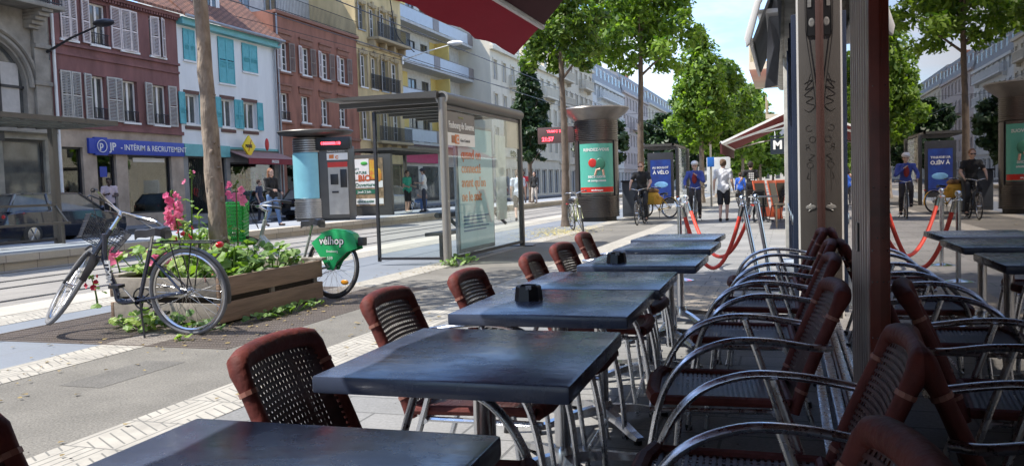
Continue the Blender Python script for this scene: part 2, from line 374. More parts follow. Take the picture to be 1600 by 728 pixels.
# steel grate round the planter
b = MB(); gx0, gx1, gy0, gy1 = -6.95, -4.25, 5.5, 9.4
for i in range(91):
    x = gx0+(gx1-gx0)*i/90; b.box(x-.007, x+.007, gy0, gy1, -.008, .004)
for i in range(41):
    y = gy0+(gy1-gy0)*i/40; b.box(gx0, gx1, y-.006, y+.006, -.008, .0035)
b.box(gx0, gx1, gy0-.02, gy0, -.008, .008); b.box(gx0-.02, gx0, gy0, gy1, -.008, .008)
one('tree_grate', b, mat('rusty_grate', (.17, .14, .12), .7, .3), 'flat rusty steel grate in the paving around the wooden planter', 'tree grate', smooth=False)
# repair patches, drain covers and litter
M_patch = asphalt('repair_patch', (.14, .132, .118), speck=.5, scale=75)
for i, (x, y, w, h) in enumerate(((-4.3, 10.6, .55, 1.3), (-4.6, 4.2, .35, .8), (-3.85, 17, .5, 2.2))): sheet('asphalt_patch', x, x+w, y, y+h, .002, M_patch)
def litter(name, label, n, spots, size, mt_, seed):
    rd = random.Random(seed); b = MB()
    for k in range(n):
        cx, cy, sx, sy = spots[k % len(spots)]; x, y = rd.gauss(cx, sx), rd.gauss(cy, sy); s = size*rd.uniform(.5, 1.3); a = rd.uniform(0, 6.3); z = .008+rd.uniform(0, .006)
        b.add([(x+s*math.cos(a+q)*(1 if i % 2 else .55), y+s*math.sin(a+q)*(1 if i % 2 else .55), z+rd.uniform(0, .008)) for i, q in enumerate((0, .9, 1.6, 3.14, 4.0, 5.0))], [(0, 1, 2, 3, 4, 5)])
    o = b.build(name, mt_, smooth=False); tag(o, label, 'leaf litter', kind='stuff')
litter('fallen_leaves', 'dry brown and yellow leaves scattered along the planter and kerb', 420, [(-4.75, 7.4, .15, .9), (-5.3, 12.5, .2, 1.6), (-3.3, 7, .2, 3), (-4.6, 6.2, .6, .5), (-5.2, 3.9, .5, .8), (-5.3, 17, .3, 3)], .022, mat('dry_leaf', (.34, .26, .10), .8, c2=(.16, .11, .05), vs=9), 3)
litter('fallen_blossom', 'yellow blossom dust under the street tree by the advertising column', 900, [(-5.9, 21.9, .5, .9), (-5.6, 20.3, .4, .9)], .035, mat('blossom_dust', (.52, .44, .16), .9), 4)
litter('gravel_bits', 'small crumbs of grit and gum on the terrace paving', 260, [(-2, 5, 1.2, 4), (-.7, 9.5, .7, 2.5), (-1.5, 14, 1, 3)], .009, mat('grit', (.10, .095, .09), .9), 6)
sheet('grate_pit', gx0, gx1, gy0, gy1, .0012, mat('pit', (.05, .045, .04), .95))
# ------------------------------------------------------------------ facades across the street (their fronts on x = -25)
FX = -25.0
def facade_wall(mb, y0, y1, z0, z1, holes, X=FX, depth=.28, back=10.0):
    """front sheet with real openings and reveals, closed by sides, top and back"""
    ys = sorted({y0, y1, *[h[0] for h in holes], *[h[1] for h in holes]}); zs = sorted({z0, z1, *[h[2] for h in holes], *[h[3] for h in holes]})
    for i in range(len(ys)-1):
        for j in range(len(zs)-1):
            a, c = (ys[i]+ys[i+1])/2, (zs[j]+zs[j+1])/2
            if any(h[0] < a < h[1] and h[2] < c < h[3] for h in holes): continue
            mb.quad((X, ys[i], zs[j]), (X, ys[i+1], zs[j]), (X, ys[i+1], zs[j+1]), (X, ys[i], zs[j+1]))
    for a, c, d, e in holes:
        q = X-depth
        mb.quad((X, a, d), (X, c, d), (q, c, d), (q, a, d)); mb.quad((X, a, e), (q, a, e), (q, c, e), (X, c, e))
        mb.quad((X, a, d), (q, a, d), (q, a, e), (X, a, e)); mb.quad((X, c, d), (X, c, e), (q, c, e), (q, c, d))
    B = X-back
    mb.quad((X, y0, z0), (X, y0, z1), (B, y0, z1), (B, y0, z0)); mb.quad((X, y1, z0), (B, y1, z0), (B, y1, z1), (X, y1, z1))
    mb.quad((X, y0, z1), (X, y1, z1), (B, y1, z1), (B, y0, z1)); mb.quad((B, y0, z0), (B, y0, z1), (B, y1, z1), (B, y1, z0))
def window(par, y0, y1, z0, z1, fm, X=FX, rec=.16, mull=1, bars=0, sill=True, rail=False, curtain=False):
    b = MB(); x0, x1 = X-rec-.05, X-rec; w = .07
    b.box(x0, x1, y0, y0+w, z0, z1); b.box(x0, x1, y1-w, y1, z0, z1); b.box(x0, x1, y0+w, y1-w, z1-w, z1); b.box(x0, x1, y0+w, y1-w, z0, z0+w)
    for k in range(1, mull+1):
        c = y0+(y1-y0)*k/(mull+1); b.box(x0, x1+.004, c-.05, c+.05, z0+w, z1-w)
    for k in range(1, bars+1):
        c = z0+(z1-z0)*k/(bars+1); b.box(x0, x1-.01, y0+w, y1-w, c-.018, c+.018)
    if sill: b.box(X-rec, X+.07, y0-.06, y1+.06, z0-.09, z0-.01)
    f = b.build('window', fm, par, smooth=False)
    p = MB(); p.box(x0+.01, x0+.02, y0+w, y1-w, z0+w, z1-w); p.build('pane', M_pane, f, smooth=False)
    if curtain:
        c = MB()
        for q in range(10):
            a = y0+w+(y1-y0-2*w)*q/10; c.box(x0+.021+.004*(q % 2), x0+.024+.004*(q % 2), a, a+(y1-y0-2*w)/10, z0+w, z0+w+(z1-z0)*.94)
        c.build('curtain', M_curt, f, smooth=False)
    if rail:
        r = MB(); r.tube([(X+.04, y0, z0+.42), (X+.04, y1, z0+.42)], .018, 6)
        for k in range(9):
            c = y0+(y1-y0)*(k+.5)/9; r.tube([(X+.04, c, z0+.02), (X+.04, c, z0+.42)], .012, 5)
        r.tube([(X+.04, y0, z0+.05), (X+.04, y1, z0+.05)], .014, 6); r.build('guard_rail', M_iron, f)
    return f
_sh = {}
def shutter(par, y, z0, z1, w, mt, ang=0, side=1, X=FX, slat=True):
    """leaf hinged at y; side=+1 spreads to +y; ang = degrees off the wall"""
    key = (round(z1-z0, 2), round(w, 2), mt.name, slat)
    if key not in _sh:
        b = MB(); h = z1-z0; fr = .055
        b.box(0, .04, 0, fr, 0, h); b.box(0, .04, w-fr, w, 0, h)
        for zz in (0, h*.47, h-fr*1.2): b.box(0, .04, fr, w-fr, zz, zz+fr*1.2)
        if slat == 'part':
            for lo, hi in ((fr, h*.47), (h*.52, h-fr)): b.box(.012, .026, fr, w-fr, lo, hi)
            n = 6
            for k in range(n):
                zz = h*.36+k*h*.2/n; M = Matrix.Translation((.03, 0, zz)) @ Matrix.Rotation(R(40), 4, 'Y'); b.box(-.02, .02, fr*1.4, w-fr*1.4, -.004, .004, M)
        else:
            for lo, hi in ((fr*1.3, h*.46), (h*.53, h-fr*1.3)):
                n = max(3, int((hi-lo)/.055))
                for k in range(n):
                    zz = lo+(k+.5)*(hi-lo)/n; M = Matrix.Translation((.02, 0, zz)) @ Matrix.Rotation(R(50), 4, 'Y'); b.box(-.02, .02, fr, w-fr, -.005, .005, M)
        _sh[key] = b.mesh('shutter', mt, smooth=False)
    o = bpy.data.objects.new('shutter', _sh[key]); col.objects.link(o); o.parent = par
    o.location = (X+.02, y, z0); o.rotation_euler = (0, 0, -R(ang)*side); o.scale = (1, side, 1)
    return o
def bldg(name, label): return thing(name, label, 'building')
# --- grey stone building with the arch, far left
bd = bldg('stone_building', 'grey carved stone building at the left edge with an arched window and iron balcony')
hs = [(16.2, 17.5, 5.0, 7.0), (17.9, 19.3, 8.4, 11), (20.1, 22.6, 8.45, 11), (16.2, 17.5, 8.4, 11)]
b = MB(); hol = hs+[(15.9, 17.9, .6, 3.6), (18.4, 20.6, .6, 3.6), (21.2, 22.9, .3, 3.4)]
za, ya, ra = 5.2, 20.75, 1.55
hol += [(ya-ra, ya+ra, 4.1, za+ra)]
facade_wall(b, 12, 23.35, 0, 15, hol)
n = 12                                          # spandrels turn the square hole into an arch
for s_ in (-1, 1):
    pts = [(ra*s_, 0), (ra*s_, ra), (0, ra)]+[(ra*s_*math.sin(t), ra*math.cos(t)) for t in [PI/2*k/n for k in range(1, n)]]
    vs = [(FX-.001, ya+p, za+q) for p, q in pts]; vs2 = [(FX-.26, ya+p, za+q) for p, q in pts]; k = len(pts)
    b.add(vs+vs2, [tuple(range(k)), tuple(range(k, 2*k))[::-1]]+[(i, (i+1) % k, (i+1) % k+k, i+k) for i in range(k)])
b.build('wall', M_stone_g, bd, smooth=False)
b = MB()
for rr, xx in ((1.72, .10), (1.95, .06)):
    b.tube([(FX+.05, ya+rr*math.cos(t), za+rr*math.sin(t)) for t in [PI*k/20 for k in range(21)]], .09, 6)
b.build('arch_moulding', M_stone_g, bd)
b = MB(); b.box(FX, FX+.22, 12, 23.3, 3.62, 3.95); b.box(FX, FX+.15, 12, 23.3, 11.7, 12.0)
for y in (18.9, 22.75): b.box(FX, FX+.14, y-.18, y+.42, 3.95, 7.6); b.box(FX, FX+.2, y-.24, y+.48, 5.3, 5.45); b.box(FX, FX+.24, y-.2, y+.46, 6.6, 6.75)
for k in range(5): b.box(FX, FX+.9-.16*k, 18.7-.0*k, 19.1, 7.75-.13*k, 7.88-.13*k); b.box(FX, FX+.9-.16*k, 22.3, 22.75, 7.75-.13*k, 7.88-.13*k)
b.build('stone_trim', M_stone_g, bd, bevel=.02)
b = MB(); b.box(FX, FX+1.0, 17.4, 23.2, 7.86, 8.02); b.build('balcony_slab', M_stone_g, bd, bevel=.03)
b = MB()
for y0, y1 in ((17.5, 23.1),):
    for z in (8.08, 8.92): b.bar((FX+.95, y0, z), (FX+.95, y1, z), .04, .04)
    for k in range(57):
        y = y0+.1*k; b.tube([(FX+.95, y, 8.05), (FX+.95, y, 8.92)], .011, 5)
    for k in range(14):
        c = y0+.2+.4*k
        b.tube([(FX+.96, c+.13*math.cos(t)*(1-t/14), 8.45+.2*math.sin(t)*(1-t/14)) for t in [k2*.6 for k2 in range(18)]], .012, 4)
    for x in [FX+.1*k for k in range(10)]: b.tube([(x, y1, 8.05), (x, y1, 8.92)], .011, 5)
    b.bar((FX, y1, 8.92), (FX+.95, y1, 8.92), .04, .04)
b.build('balcony_railing', M_iron, bd)
for h in hs: window(bd, *h, M_white, curtain=h[0] > 18)
b = MB()
for y in (ya-.62, ya+.62): b.box(FX-.2, FX-.14, y-.04, y+.04, 4.1, 6.4)
b.box(FX-.2, FX-.14, ya-ra, ya+ra, 5.15, 5.24); b.box(FX-.2, FX-.14, ya-ra, ya+ra, 4.1, 4.2)
aw = b.build('window', M_dark, bd, smooth=False)
b = MB(); b.box(FX-.24, FX-.21, ya-ra, ya+ra, 4.1, za+ra); b.build('pane', M_pane, aw, smooth=False)
b = MB(); b.box(FX-.2, FX-.19, ya+.5, ya+1.4, 4.15, 6.0); b.box(FX-.2, FX-.19, ya-1.5, ya-.9, 4.15, 6.0); b.build('curtain', M_curt, aw, smooth=False)
for h in hol[4:7]:
    b = MB(); b.box(FX-.22, FX-.14, h[0], h[0]+.08, h[2], h[3]); b.box(FX-.22, FX-.14, h[1]-.08, h[1], h[2], h[3]); b.box(FX-.22, FX-.14, h[0]+.08, h[1]-.08, h[3]-.1, h[3]); b.box(FX-.22, FX-.14, h[0]+.08, h[1]-.08, h[2], h[2]+.1)
    f = b.build('shop_window', M_dark, bd, smooth=False); b = MB(); b.box(FX-.2, FX-.19, h[0]+.08, h[1]-.08, h[2]+.1, h[3]-.1); b.build('pane', M_pane, f, smooth=False)
sg = MB(); sg.box(FX+.06, FX+.12, 15.5, 21.2, 3.3, 3.68); 
so_ = sg.build('shop_sign', M_dark, bd, smooth=False); text('ENTAIRE', .36, M_white, so_, plane_x(FX+.125, 18.9, 3.36), bold=.004)
b = MB(); b.box(FX-.13, FX-.12, 18.7, 20.3, 2.6, 3.2); b.build('window_banner', mat('banner_blue', (.03, .09, .45), .5), bd, smooth=False)
# --- purple-brown building
bd = bldg('rendered_building', 'purple-brown rendered building with white slatted shutters above the blue recruitment shop sign')
up_w = [(25.25, 26.1, 7.15, 8.72), (26.75, 27.65, 7.15, 8.72), (28.35, 29.2, 7.15, 8.72), (23.85, 24.6, 7.15, 8.72)]
lo_w = [(23.7, 24.6, 4.3, 5.95), (25.15, 25.85, 4.3, 5.95), (26.7, 27.5, 4.3, 5.95), (28.35, 29.2, 4.3, 5.95)]
b = MB(); facade_wall(b, 23.35, 30.0, 3.95, 9.1, up_w+lo_w); b.build('wall', M_stucco_p, bd, smooth=False)
b = MB(); gh = [(25.2, 26.15, .45, 2.98), (26.75, 29.25, .62, 2.98), (23.6, 24.55, .45, 3.2)]
facade_wall(b, 23.35, 30.0, 0, 3.95, gh, back=9.9); b.build('ground_floor_wall', M_stone, bd, smooth=False)
b = MB(); b.box(FX, FX+.10, 23.35, 30, 6.9, 7.0); b.box(FX, FX+.06, 23.35, 30, 6.55, 6.9-.25)
b.box(FX, FX+.22, 23.35, 30, 8.95, 9.1); b.box(FX, FX+.12, 23.35, 30, 3.9, 4.05)
for k in range(44): b.box(FX, FX+.17, 23.4+.15*k, 23.48+.15*k, 8.84, 8.95)
b.build('cornice', M_stucco_p, bd, smooth=False)
b = MB(); b.add([(FX+.35, 23.35, 9.1), (FX+.35, 30.1, 9.1), (FX-5, 30.1, 13.2), (FX-5, 23.35, 13.2), (FX+.35, 23.35, 9.22), (FX+.35, 30.1, 9.22), (FX-5, 30.1, 13.32), (FX-5, 23.35, 13.32)], [(0, 3, 2, 1), (4, 5, 6, 7), (0, 1, 5, 4), (1, 2, 6, 5), (3, 0, 4, 7)])
b.build('roof', M_tiles, bd, smooth=False)
for h in up_w: window(bd, *h, M_white, rail=(h[0] == 25.25))
for h in lo_w: window(bd, *h, M_white, rail=True)
for y, s_, a in ((23.75, -1, 0),): pass
for (y, s_, w, a, zz) in ((23.86, 1, .38, 12, 0), (24.6, -1, .36, 6, 0), (25.2, -1, .42, 8, 0), (26.75, -1, .52, 3, 0), (26.78, 1, .45, 10, 0), (27.65, -1, .45, 8, 0), (28.38, 1, .42, 14, 0), (29.22, -1, .4, 26, 0)):
    shutter(bd, y, 7.12, 8.76, w, M_shut_w, a, s_)
for (y, s_, w, a) in ((23.7, 1, .45, 4), (24.62, -1, .45, 3), (25.12, -1, .4, 10), (25.88, 1, .42, 8), (26.66, -1, .42, 8), (28.3, -1, .46, 8), (29.25, 1, .45, 6)):
    shutter(bd, y, 4.25, 5.98, w, M_shut_g, a, s_)
b = MB(); b.tube([(FX+.1, 23.42, 1), (FX+.1, 23.42, 9.0)], .055, 8); b.build('drain_pipe', M_white, bd)
sg = MB(); sg.box(FX+.01, FX+.12, 24.75, 29.95, 2.98, 3.56); M_blue = mat('sign_blue', (.02, .055, .38), .4, var=.05)
s_ = sg.build('shop_sign', M_blue, bd, bevel=.01)
text('JP', .42, M_white, s_, plane_x(FX+.125, 25.75, 3.13), bold=.008, sx=1.0); text('- INTÉRIM & RECRUTEMENT', .31, M_white, s_, plane_x(FX+.125, 26.3, 3.16), bold=.004, sx=.98)
e = MB(); e.tube([(FX+.17, 25.33+.23*math.cos(t), 3.27+.23*math.sin(t)) for t in [2*PI*k/24 for k in range(24)]], .016, 6, closed=True)
e.build('emblem_ring', M_white, s_); text('p', .4, M_white, s_, plane_x(FX+.135, 25.23, 3.2), bold=.006, name='emblem')
bx = MB(); bx.box(FX+.02, FX+.128, 25.02, 25.64, 2.93, 3.61); bx.build('emblem_box', M_blue, s_, smooth=False)
def shopfront(par, h, door=False, X=FX, fm=None):
    fm = fm or M_dark; b = MB(); w = .07
    b.box(X-.2, X-.12, h[0], h[0]+w, h[2], h[3]); b.box(X-.2, X-.12, h[1]-w, h[1], h[2], h[3]); b.box(X-.2, X-.12, h[0]+w, h[1]-w, h[3]-w, h[3]); b.box(X-.2, X-.12, h[0]+w, h[1]-w, h[2], h[2]+w)
    f = b.build('door' if door else 'shop_window', fm, par, smooth=False)
    b = MB(); b.box(X-.17, X-.16, h[0]+w, h[1]-w, h[2]+w, h[3]-w); b.build('pane', M_shop, f, smooth=False)
    b = MB(); b.box(X-2.2, X-2.1, h[0]-.3, h[1]+.3, h[2], h[3]+.2); b.box(X-2.1, X-.3, h[0]-.3, h[1]+.3, h[2]-.05, h[2]); b.box(X-2.1, X-.3, h[0]-.35, h[0]-.3, h[2], h[3]+.2); b.box(X-2.1, X-.3, h[1]+.3, h[1]+.35, h[2], h[3]+.2)
    b.box(X-2.1, X-.3, h[0]-.3, h[1]+.3, h[3]+.1, h[3]+.2); b.build('interior', M_void if door else mat('shop_interior', (.42, .43, .42), .8), f, smooth=False)
    return f
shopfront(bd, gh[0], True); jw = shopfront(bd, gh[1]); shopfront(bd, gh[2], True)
b = MB(); b.box(FX-1.6, FX-1.0, 26.95, 27.9, .7, 1.5); b.box(FX-1.9, FX-1.3, 28.3, 29.0, .7, 1.2); b.build('desk', M_black, jw, bevel=.03)
b = MB(); b.box(FX-.155, FX-.15, 27.2, 29.0, 2.72, 2.88); b.build('window_lettering', M_white, jw, smooth=False)
b = MB(); b.lathe([(.22, 0), (.22, .01)], n=24, M=Matrix.Translation((FX-.15, 25.62, 2.3)) @ Matrix.Rotation(PI/2, 4, 'Y')); b.box(FX-.15, FX-.14, 25.45, 25.8, 2.1, 2.5); b.build('door_logo', M_blue, bd)
# --- white building with turquoise shutters
bd = bldg('rendered_building', 'white building with turquoise shutters and a red tiled roof beside the purple-brown one')
up_w = [(30.35, 31.1, 7.25, 8.6), (32.7, 33.85, 6.5, 8.62), (34.5, 35.7, 7.25, 8.6)]
lo_w = [(30.3, 31.15, 4.45, 5.75), (32.75, 33.65, 4.45, 5.75), (34.4, 35.45, 4.45, 5.75)]
b = MB(); facade_wall(b, 30.0, 37.25, 3.5, 9.0, up_w+lo_w, depth=.2); b.build('wall', M_white_w, bd, smooth=False)
b = MB(); gh = [(30.3, 32.9, .45, 3.0), (33.2, 36.8, .3, 2.8)]; facade_wall(b, 30.0, 37.25, 0, 3.5, gh, back=9.8); b.build('ground_floor_wall', mat('worn_grey', (.3, .29, .27), .9), bd, smooth=False)
b = MB(); b.box(FX, FX+.12, 30.0, 33.1, 3.02, 3.55); b.box(FX, FX+.34, 30.0, 37.35, 8.72, 9.02); b.box(FX, FX+.08, 33.1, 37.2, 3.42, 3.52); b.build('turquoise_band', M_turq, bd, smooth=False)
b = MB(); b.add([(FX+.5, 30.0, 9.0), (FX+.5, 37.4, 9.0), (FX-4.6, 37.4, 13.4), (FX-4.6, 30.0, 13.4), (FX+.5, 30.0, 9.14), (FX+.5, 37.4, 9.14), (FX-4.6, 37.4, 13.54), (FX-4.6, 30.0, 13.54)], [(0, 3, 2, 1), (4, 5, 6, 7), (0, 1, 5, 4), (1, 2, 6, 5), (3, 0, 4, 7)])
b.build('roof', M_tiles, bd, smooth=False)
b = MB(); b.tube([(FX+.55, 30.0, 9.05), (FX+.55, 37.4, 9.05)], .07, 8); b.tube([(FX+.5, 37.2, 9.0), (FX+.12, 37.1, 8.6), (FX+.12, 37.1, .3)], .055, 8); b.build('gutter', M_zinc, bd)
b = MB(); b.box(FX-2.6, FX-.75, 31.6, 34.0, 9.8, 11.6); b.box(FX-2.6, FX-.6, 31.45, 34.15, 11.6, 11.75); dm = b.build('dormer', M_white_w, bd, smooth=False)
for y in (31.9, 32.9): window(dm, y, y+.85, 10.1, 11.4, M_white, X=FX-.7, rec=0, sill=False)
for i, h in enumerate(up_w):
    window(bd, *h, M_white)
    w = (h[1]-h[0])/2
    shutter(bd, h[0], h[2], h[3], w, M_shut_t, 0, 1, slat='part'); shutter(bd, h[1], h[2], h[3], w, M_shut_t, 0, -1, slat='part')
M_lint = mat('window_surround', (.13, .06, .045), .7)
for h in lo_w:
    window(bd, *h, M_white)
    shutter(bd, h[0]-.04, 4.42, 5.8, .42, M_shut_t, 5, -1, slat='part'); shutter(bd, h[1]+.04, 4.42, 5.8, .42, M_shut_t, 5, 1, slat='part')
    b = MB(); b.box(FX, FX+.04, h[0]-.08, h[1]+.08, 5.76, 5.92); b.box(FX, FX+.05, h[0]-.08, h[1]+.08, 4.2, 4.34); b.build('lintel', M_lint, bd, smooth=False)
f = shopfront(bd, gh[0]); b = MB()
for k in range(22): b.tube([(FX-.08, 30.4+.115*k, .5), (FX-.08, 30.4+.115*k, 2.95)], .012, 5)
b.build('window_bars', M_iron, f); b = MB(); b.lathe([(.17, 0), (.17, .02)], n=20, M=Matrix.Translation((FX-.05, 31.6, 1.75)) @ Matrix.Rotation(PI/2, 4, 'Y')); b.build('round_sign', mat('sign_red', (.5, .02, .03), .4), bd)
ps = shopfront(bd, gh[1])
b = MB(); cols = [(.5, .06, .05), (.6, .5, .1), (.1, .3, .5), (.6, .6, .55), (.1, .3, .12)]; 
for k in range(48):
    b.cur = k % 5; y = 33.4+(k % 12)*.27; z = .9+(k//12)*.38; b.box(FX-.5, FX-.47, y, y+.2, z, z+.28)
b.build('magazines', [mat('mag%d' % i, c, .5) for i, c in enumerate(cols)], ps, smooth=False)
M_red = mat('awning_red', (.22, .025, .035), .75, var=.1)
aw = MB(); aw.add([(FX, 33.1, 3.35), (FX, 37.2, 3.35), (FX+1.1, 37.2, 2.95), (FX+1.1, 33.1, 2.95), (FX+1.12, 33.1, 2.7), (FX+1.12, 37.2, 2.7), (FX, 33.1, 3.31), (FX, 37.2, 3.31), (FX+1.08, 37.2, 2.91), (FX+1.08, 33.1, 2.91)], [(0, 1, 2, 3), (3, 2, 5, 4), (6, 9, 8, 7)])
a_ = aw.build('shop_awning', mat('awning_faded', (.38, .22, .2), .8), bd, smooth=False); v = MB(); v.box(FX+1.1, FX+1.14, 33.1, 37.2, 2.68, 2.96); v.build('valance', M_red, a_, smooth=False)
text('PRESSE', .2, M_white, a_, plane_x(FX+1.15, 34.9, 2.75), bold=.004)
sg = MB(); c = Vector((FX+.55, 33.95, 3.52)); sg.prism([(0, -.52), (.5, 0), (0, .52), (-.5, 0)], .1, Matrix(((0, 0, 1, FX+.5), (1, 0, 0, 33.95), (0, 1, 0, 3.55), (0, 0, 0, 1))))
s_ = sg.build('press_sign', mat('press_yellow', (.85, .62, .02), .4, var=.04), bd, bevel=.01); text('PRESSE', .2, M_black, s_, plane_x(FX+.605, 33.62, 3.49), bold=.01, sx=.85)
b = MB(); b.bar((FX+.603, 33.85, 3.3), (FX+.603, 34.1, 3.86), .003, .05); b.build('red_stroke', mat('sign_red', (.5, .02, .03)), s_, smooth=False); b = MB(); b.ball((FX+.5, 35.5, 3.7), .24, (.4, .5, 1.3)); b.build('tobacco_sign', mat('sign_red2', (.6, .03, .03), .4), bd)
# --- brown building
bd = bldg('rendered_building', 'red-brown three storey building with moulded window surrounds and a roof terrace railing')
up_w = [(37.75, 38.55, 7.7, 9.2), (39.8, 40.65, 7.7, 9.2), (41.8, 42.65, 7.7, 9.2), (43.8, 44.7, 7.7, 9.2)]
lo_w = [(37.6, 38.4, 5.1, 6.52), (39.55, 40.4, 5.1, 6.52), (41.6, 42.45, 5.1, 6.52), (43.6, 44.5, 5.1, 6.52)]
b = MB(); gh = [(37.9, 39.3, .2, 2.9), (40, 42.3, .5, 2.9), (43, 45.2, .5, 2.9)]; facade_wall(b, 37.25, 46.0, 0, 10.7, up_w+lo_w+gh, back=3.2); b.build('wall', M_brown, bd, smooth=False)
b = MB(); b.box(FX, FX+.2, 37.25, 46, 10.55, 10.72); b.box(FX, FX+.08, 37.25, 46, 4.3, 4.45); b.box(FX, FX+.1, 37.25, 46, 3.1, 3.3)
for h in up_w+lo_w:
    b.box(FX, FX+.12, h[0]-.25, h[1]+.25, h[3]+.38, h[3]+.48); b.box(FX, FX+.05, h[0]-.2, h[1]+.2, h[3]+.1, h[3]+.38); b.box(FX, FX+.13, h[0]-.22, h[1]+.22, h[2]-.2, h[2]-.1)
b.build('moulding', M_brown_t, bd, bevel=.015)
for h in up_w:
    window(bd, *h, M_white, bars=3); shutter(bd, h[0]-.02, h[2], h[3], .42, M_shut_w, 12, -1); shutter(bd, h[1]+.02, h[2], h[3], .42, mat('shutter_brown', (.25, .2, .17), .6), 10, 1)
for h in lo_w: window(bd, *h, M_white, bars=2, rail=h[0] < 38)
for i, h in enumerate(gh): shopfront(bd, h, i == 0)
b = MB(); b.tube([(FX+.1, 37.4, .2), (FX+.1, 37.4, 10.6)], .05, 8); b.build('drain_pipe', M_zinc, bd)
b = MB()
for z in (10.8, 11.6): b.tube([(FX+.1, 37.3, z), (FX+.1, 46, z)], .02, 5)
for k in range(62): b.tube([(FX+.1, 37.3+.14*k, 10.75), (FX+.1, 37.3+.14*k, 11.6)], .01, 4)
b.build('terrace_railing', M_iron, bd)
b = MB(); b.box(-33.5, -28.2, 37.25, 46, 0, 13.4); b.box(-33.5, -28.25, 40.5, 46, 13.4, 17); b.build('attic', mat('attic_white', (.55, .55, .52), .9), bd, smooth=False)
for y in (38.6, 41.2): window(bd, y, y+1.2, 11.2, 12.8, M_zinc, X=-28.15, rec=0, sill=False)
b = MB(); b.ball((0, 0, 0), .5, (1, 1.6, .8)); 
# --- yellow stone building
bd = bldg('stone_building', 'narrow yellow stone building with dark iron balconies next to the brown building')
up_w = [(46.35, 47.2, 11.3, 12.85), (47.8, 48.6, 11.0, 12.85), (49.2, 50.1, 11.0, 12.85), (50.6, 51.6, 11.0, 12.85)]
lo_w = [(h[0], h[1], 7.75, 9.75) for h in up_w]; l2 = [(h[0], h[1], 4.5, 6.4) for h in up_w]
b = MB(); gh = [(46.5, 49, .4, 3.0), (49.5, 52, .4, 3.0)]; facade_wall(b, 46.0, 52.4, 0, 14.6, up_w+lo_w+l2+gh); b.build('wall', M_yel, bd, smooth=False)
b = MB(); b.box(FX, FX+.3, 46, 52.4, 14.1, 14.4); b.box(FX, FX+.1, 46, 52.4, 10.3, 10.5)
for h in up_w+lo_w+l2:
    c = (h[0]+h[1])/2; b.box(FX, FX+.1, h[0]-.15, h[1]+.15, h[3]+.05, h[3]+.25); b.box(FX, FX+.13, c-.12, c+.12, h[3], h[3]+.4); b.box(FX, FX+.06, h[0]-.16, h[0], h[2], h[3]); b.box(FX, FX+.06, h[1], h[1]+.16, h[2], h[3])
b.build('moulding', mat('yellow_trim', (.42, .33, .2), .9), bd, bevel=.02)
b = MB(); b.box(FX, FX+.85, 47.4, 52.2, 10.75, 10.92); b.box(FX, FX+.75, 47.4, 52.2, 4.25, 4.42)
for y in (47.6, 49.1, 50.4, 51.9): b.box(FX, FX+.5, y-.12, y+.12, 10.35, 10.75); b.box(FX, FX+.4, y-.12, y+.12, 3.9, 4.25)
b.build('balcony_slab', mat('yellow_trim', (.42, .33, .2)), bd, bevel=.02)
b = MB()
for z0, xo, ya_, yb_ in ((10.92, .8, 47.4, 52.2), (7.75, .12, 47.6, 51.9), (4.42, .7, 47.4, 52.2)):
    for z in (z0+.05, z0+.9): b.bar((FX+xo, ya_, z), (FX+xo, yb_, z), .03, .03)
    for k in range(int((yb_-ya_)/.09)): b.bar((FX+xo, ya_+.09*k, z0), (FX+xo, ya_+.09*k, z0+.9), .022, .022)
b.build('balcony_railing', M_iron, bd, smooth=False)
for i, h in enumerate(up_w+lo_w+l2):
    window(bd, *h, M_white if i % 3 else M_zinc, bars=2); 
    if i % 2 == 0: shutter(bd, h[0]-.02, h[2], h[3], .36, M_shut_g, 30, -1)
for h in gh: shopfront(bd, h)
# --- yellow and white flats with long balconies
bd = bldg('apartment_building', 'yellow and white flats with long pale blue balconies between the yellow stone and cream buildings')
BX = -28.0
hol = []
for z in (5.0, 8.0, 11.0, 14.0):
    hol += [(56.0, 57.6, z-.1, z+2.0), (59.7, 61.2, z-.1, z+2.0), (62.2, 63.6, z-.1, z+2.0), (67, 68.4, z-.1, z+2.0)]
b = MB(); facade_wall(b, 52.4, 70.5, 0, 18, hol, X=BX, depth=.15); b.build('wall', mat('flat_white', (.66, .65, .6), .85), bd, smooth=False)
b = MB()
for z in (5.0, 8.0, 11.0, 14.0): b.box(BX, BX+.03, 58.0, 59.5, z, z+2.4); b.box(BX, BX+.03, 64.0, 66.5, z, z+2.4); b.box(BX, BX+1.3, 65.0, 65.1, z, z+2.4)
b.build('yellow_cladding', M_yel2, bd, smooth=False)
for h in hol: window(bd, *h, M_dark, X=BX, rec=.08, sill=False)
for y0_, y1_ in ((53.2, 56.5), (57.4, 60.8), (61.8, 64.8), (65.8, 69.6)):
    b = MB(); b.box(BX, BX+.06, y0_, y1_, .3, 3.1); f_ = b.build('shop_window', M_dark, bd, smooth=False); b = MB(); b.box(BX+.05, BX+.07, y0_+.12, (y0_+y1_)/2-.05, .5, 2.95); b.box(BX+.05, BX+.07, (y0_+y1_)/2+.05, y1_-.12, .5, 2.95); b.build('pane', M_pane, f_, smooth=False)
b = MB(); b.box(BX, BX+.25, 57.6, 64.4, 3.35, 4.15); ps_ = b.build('shop_sign', mat('sign_pink', (.62, .03, .16), .5), bd, smooth=False)
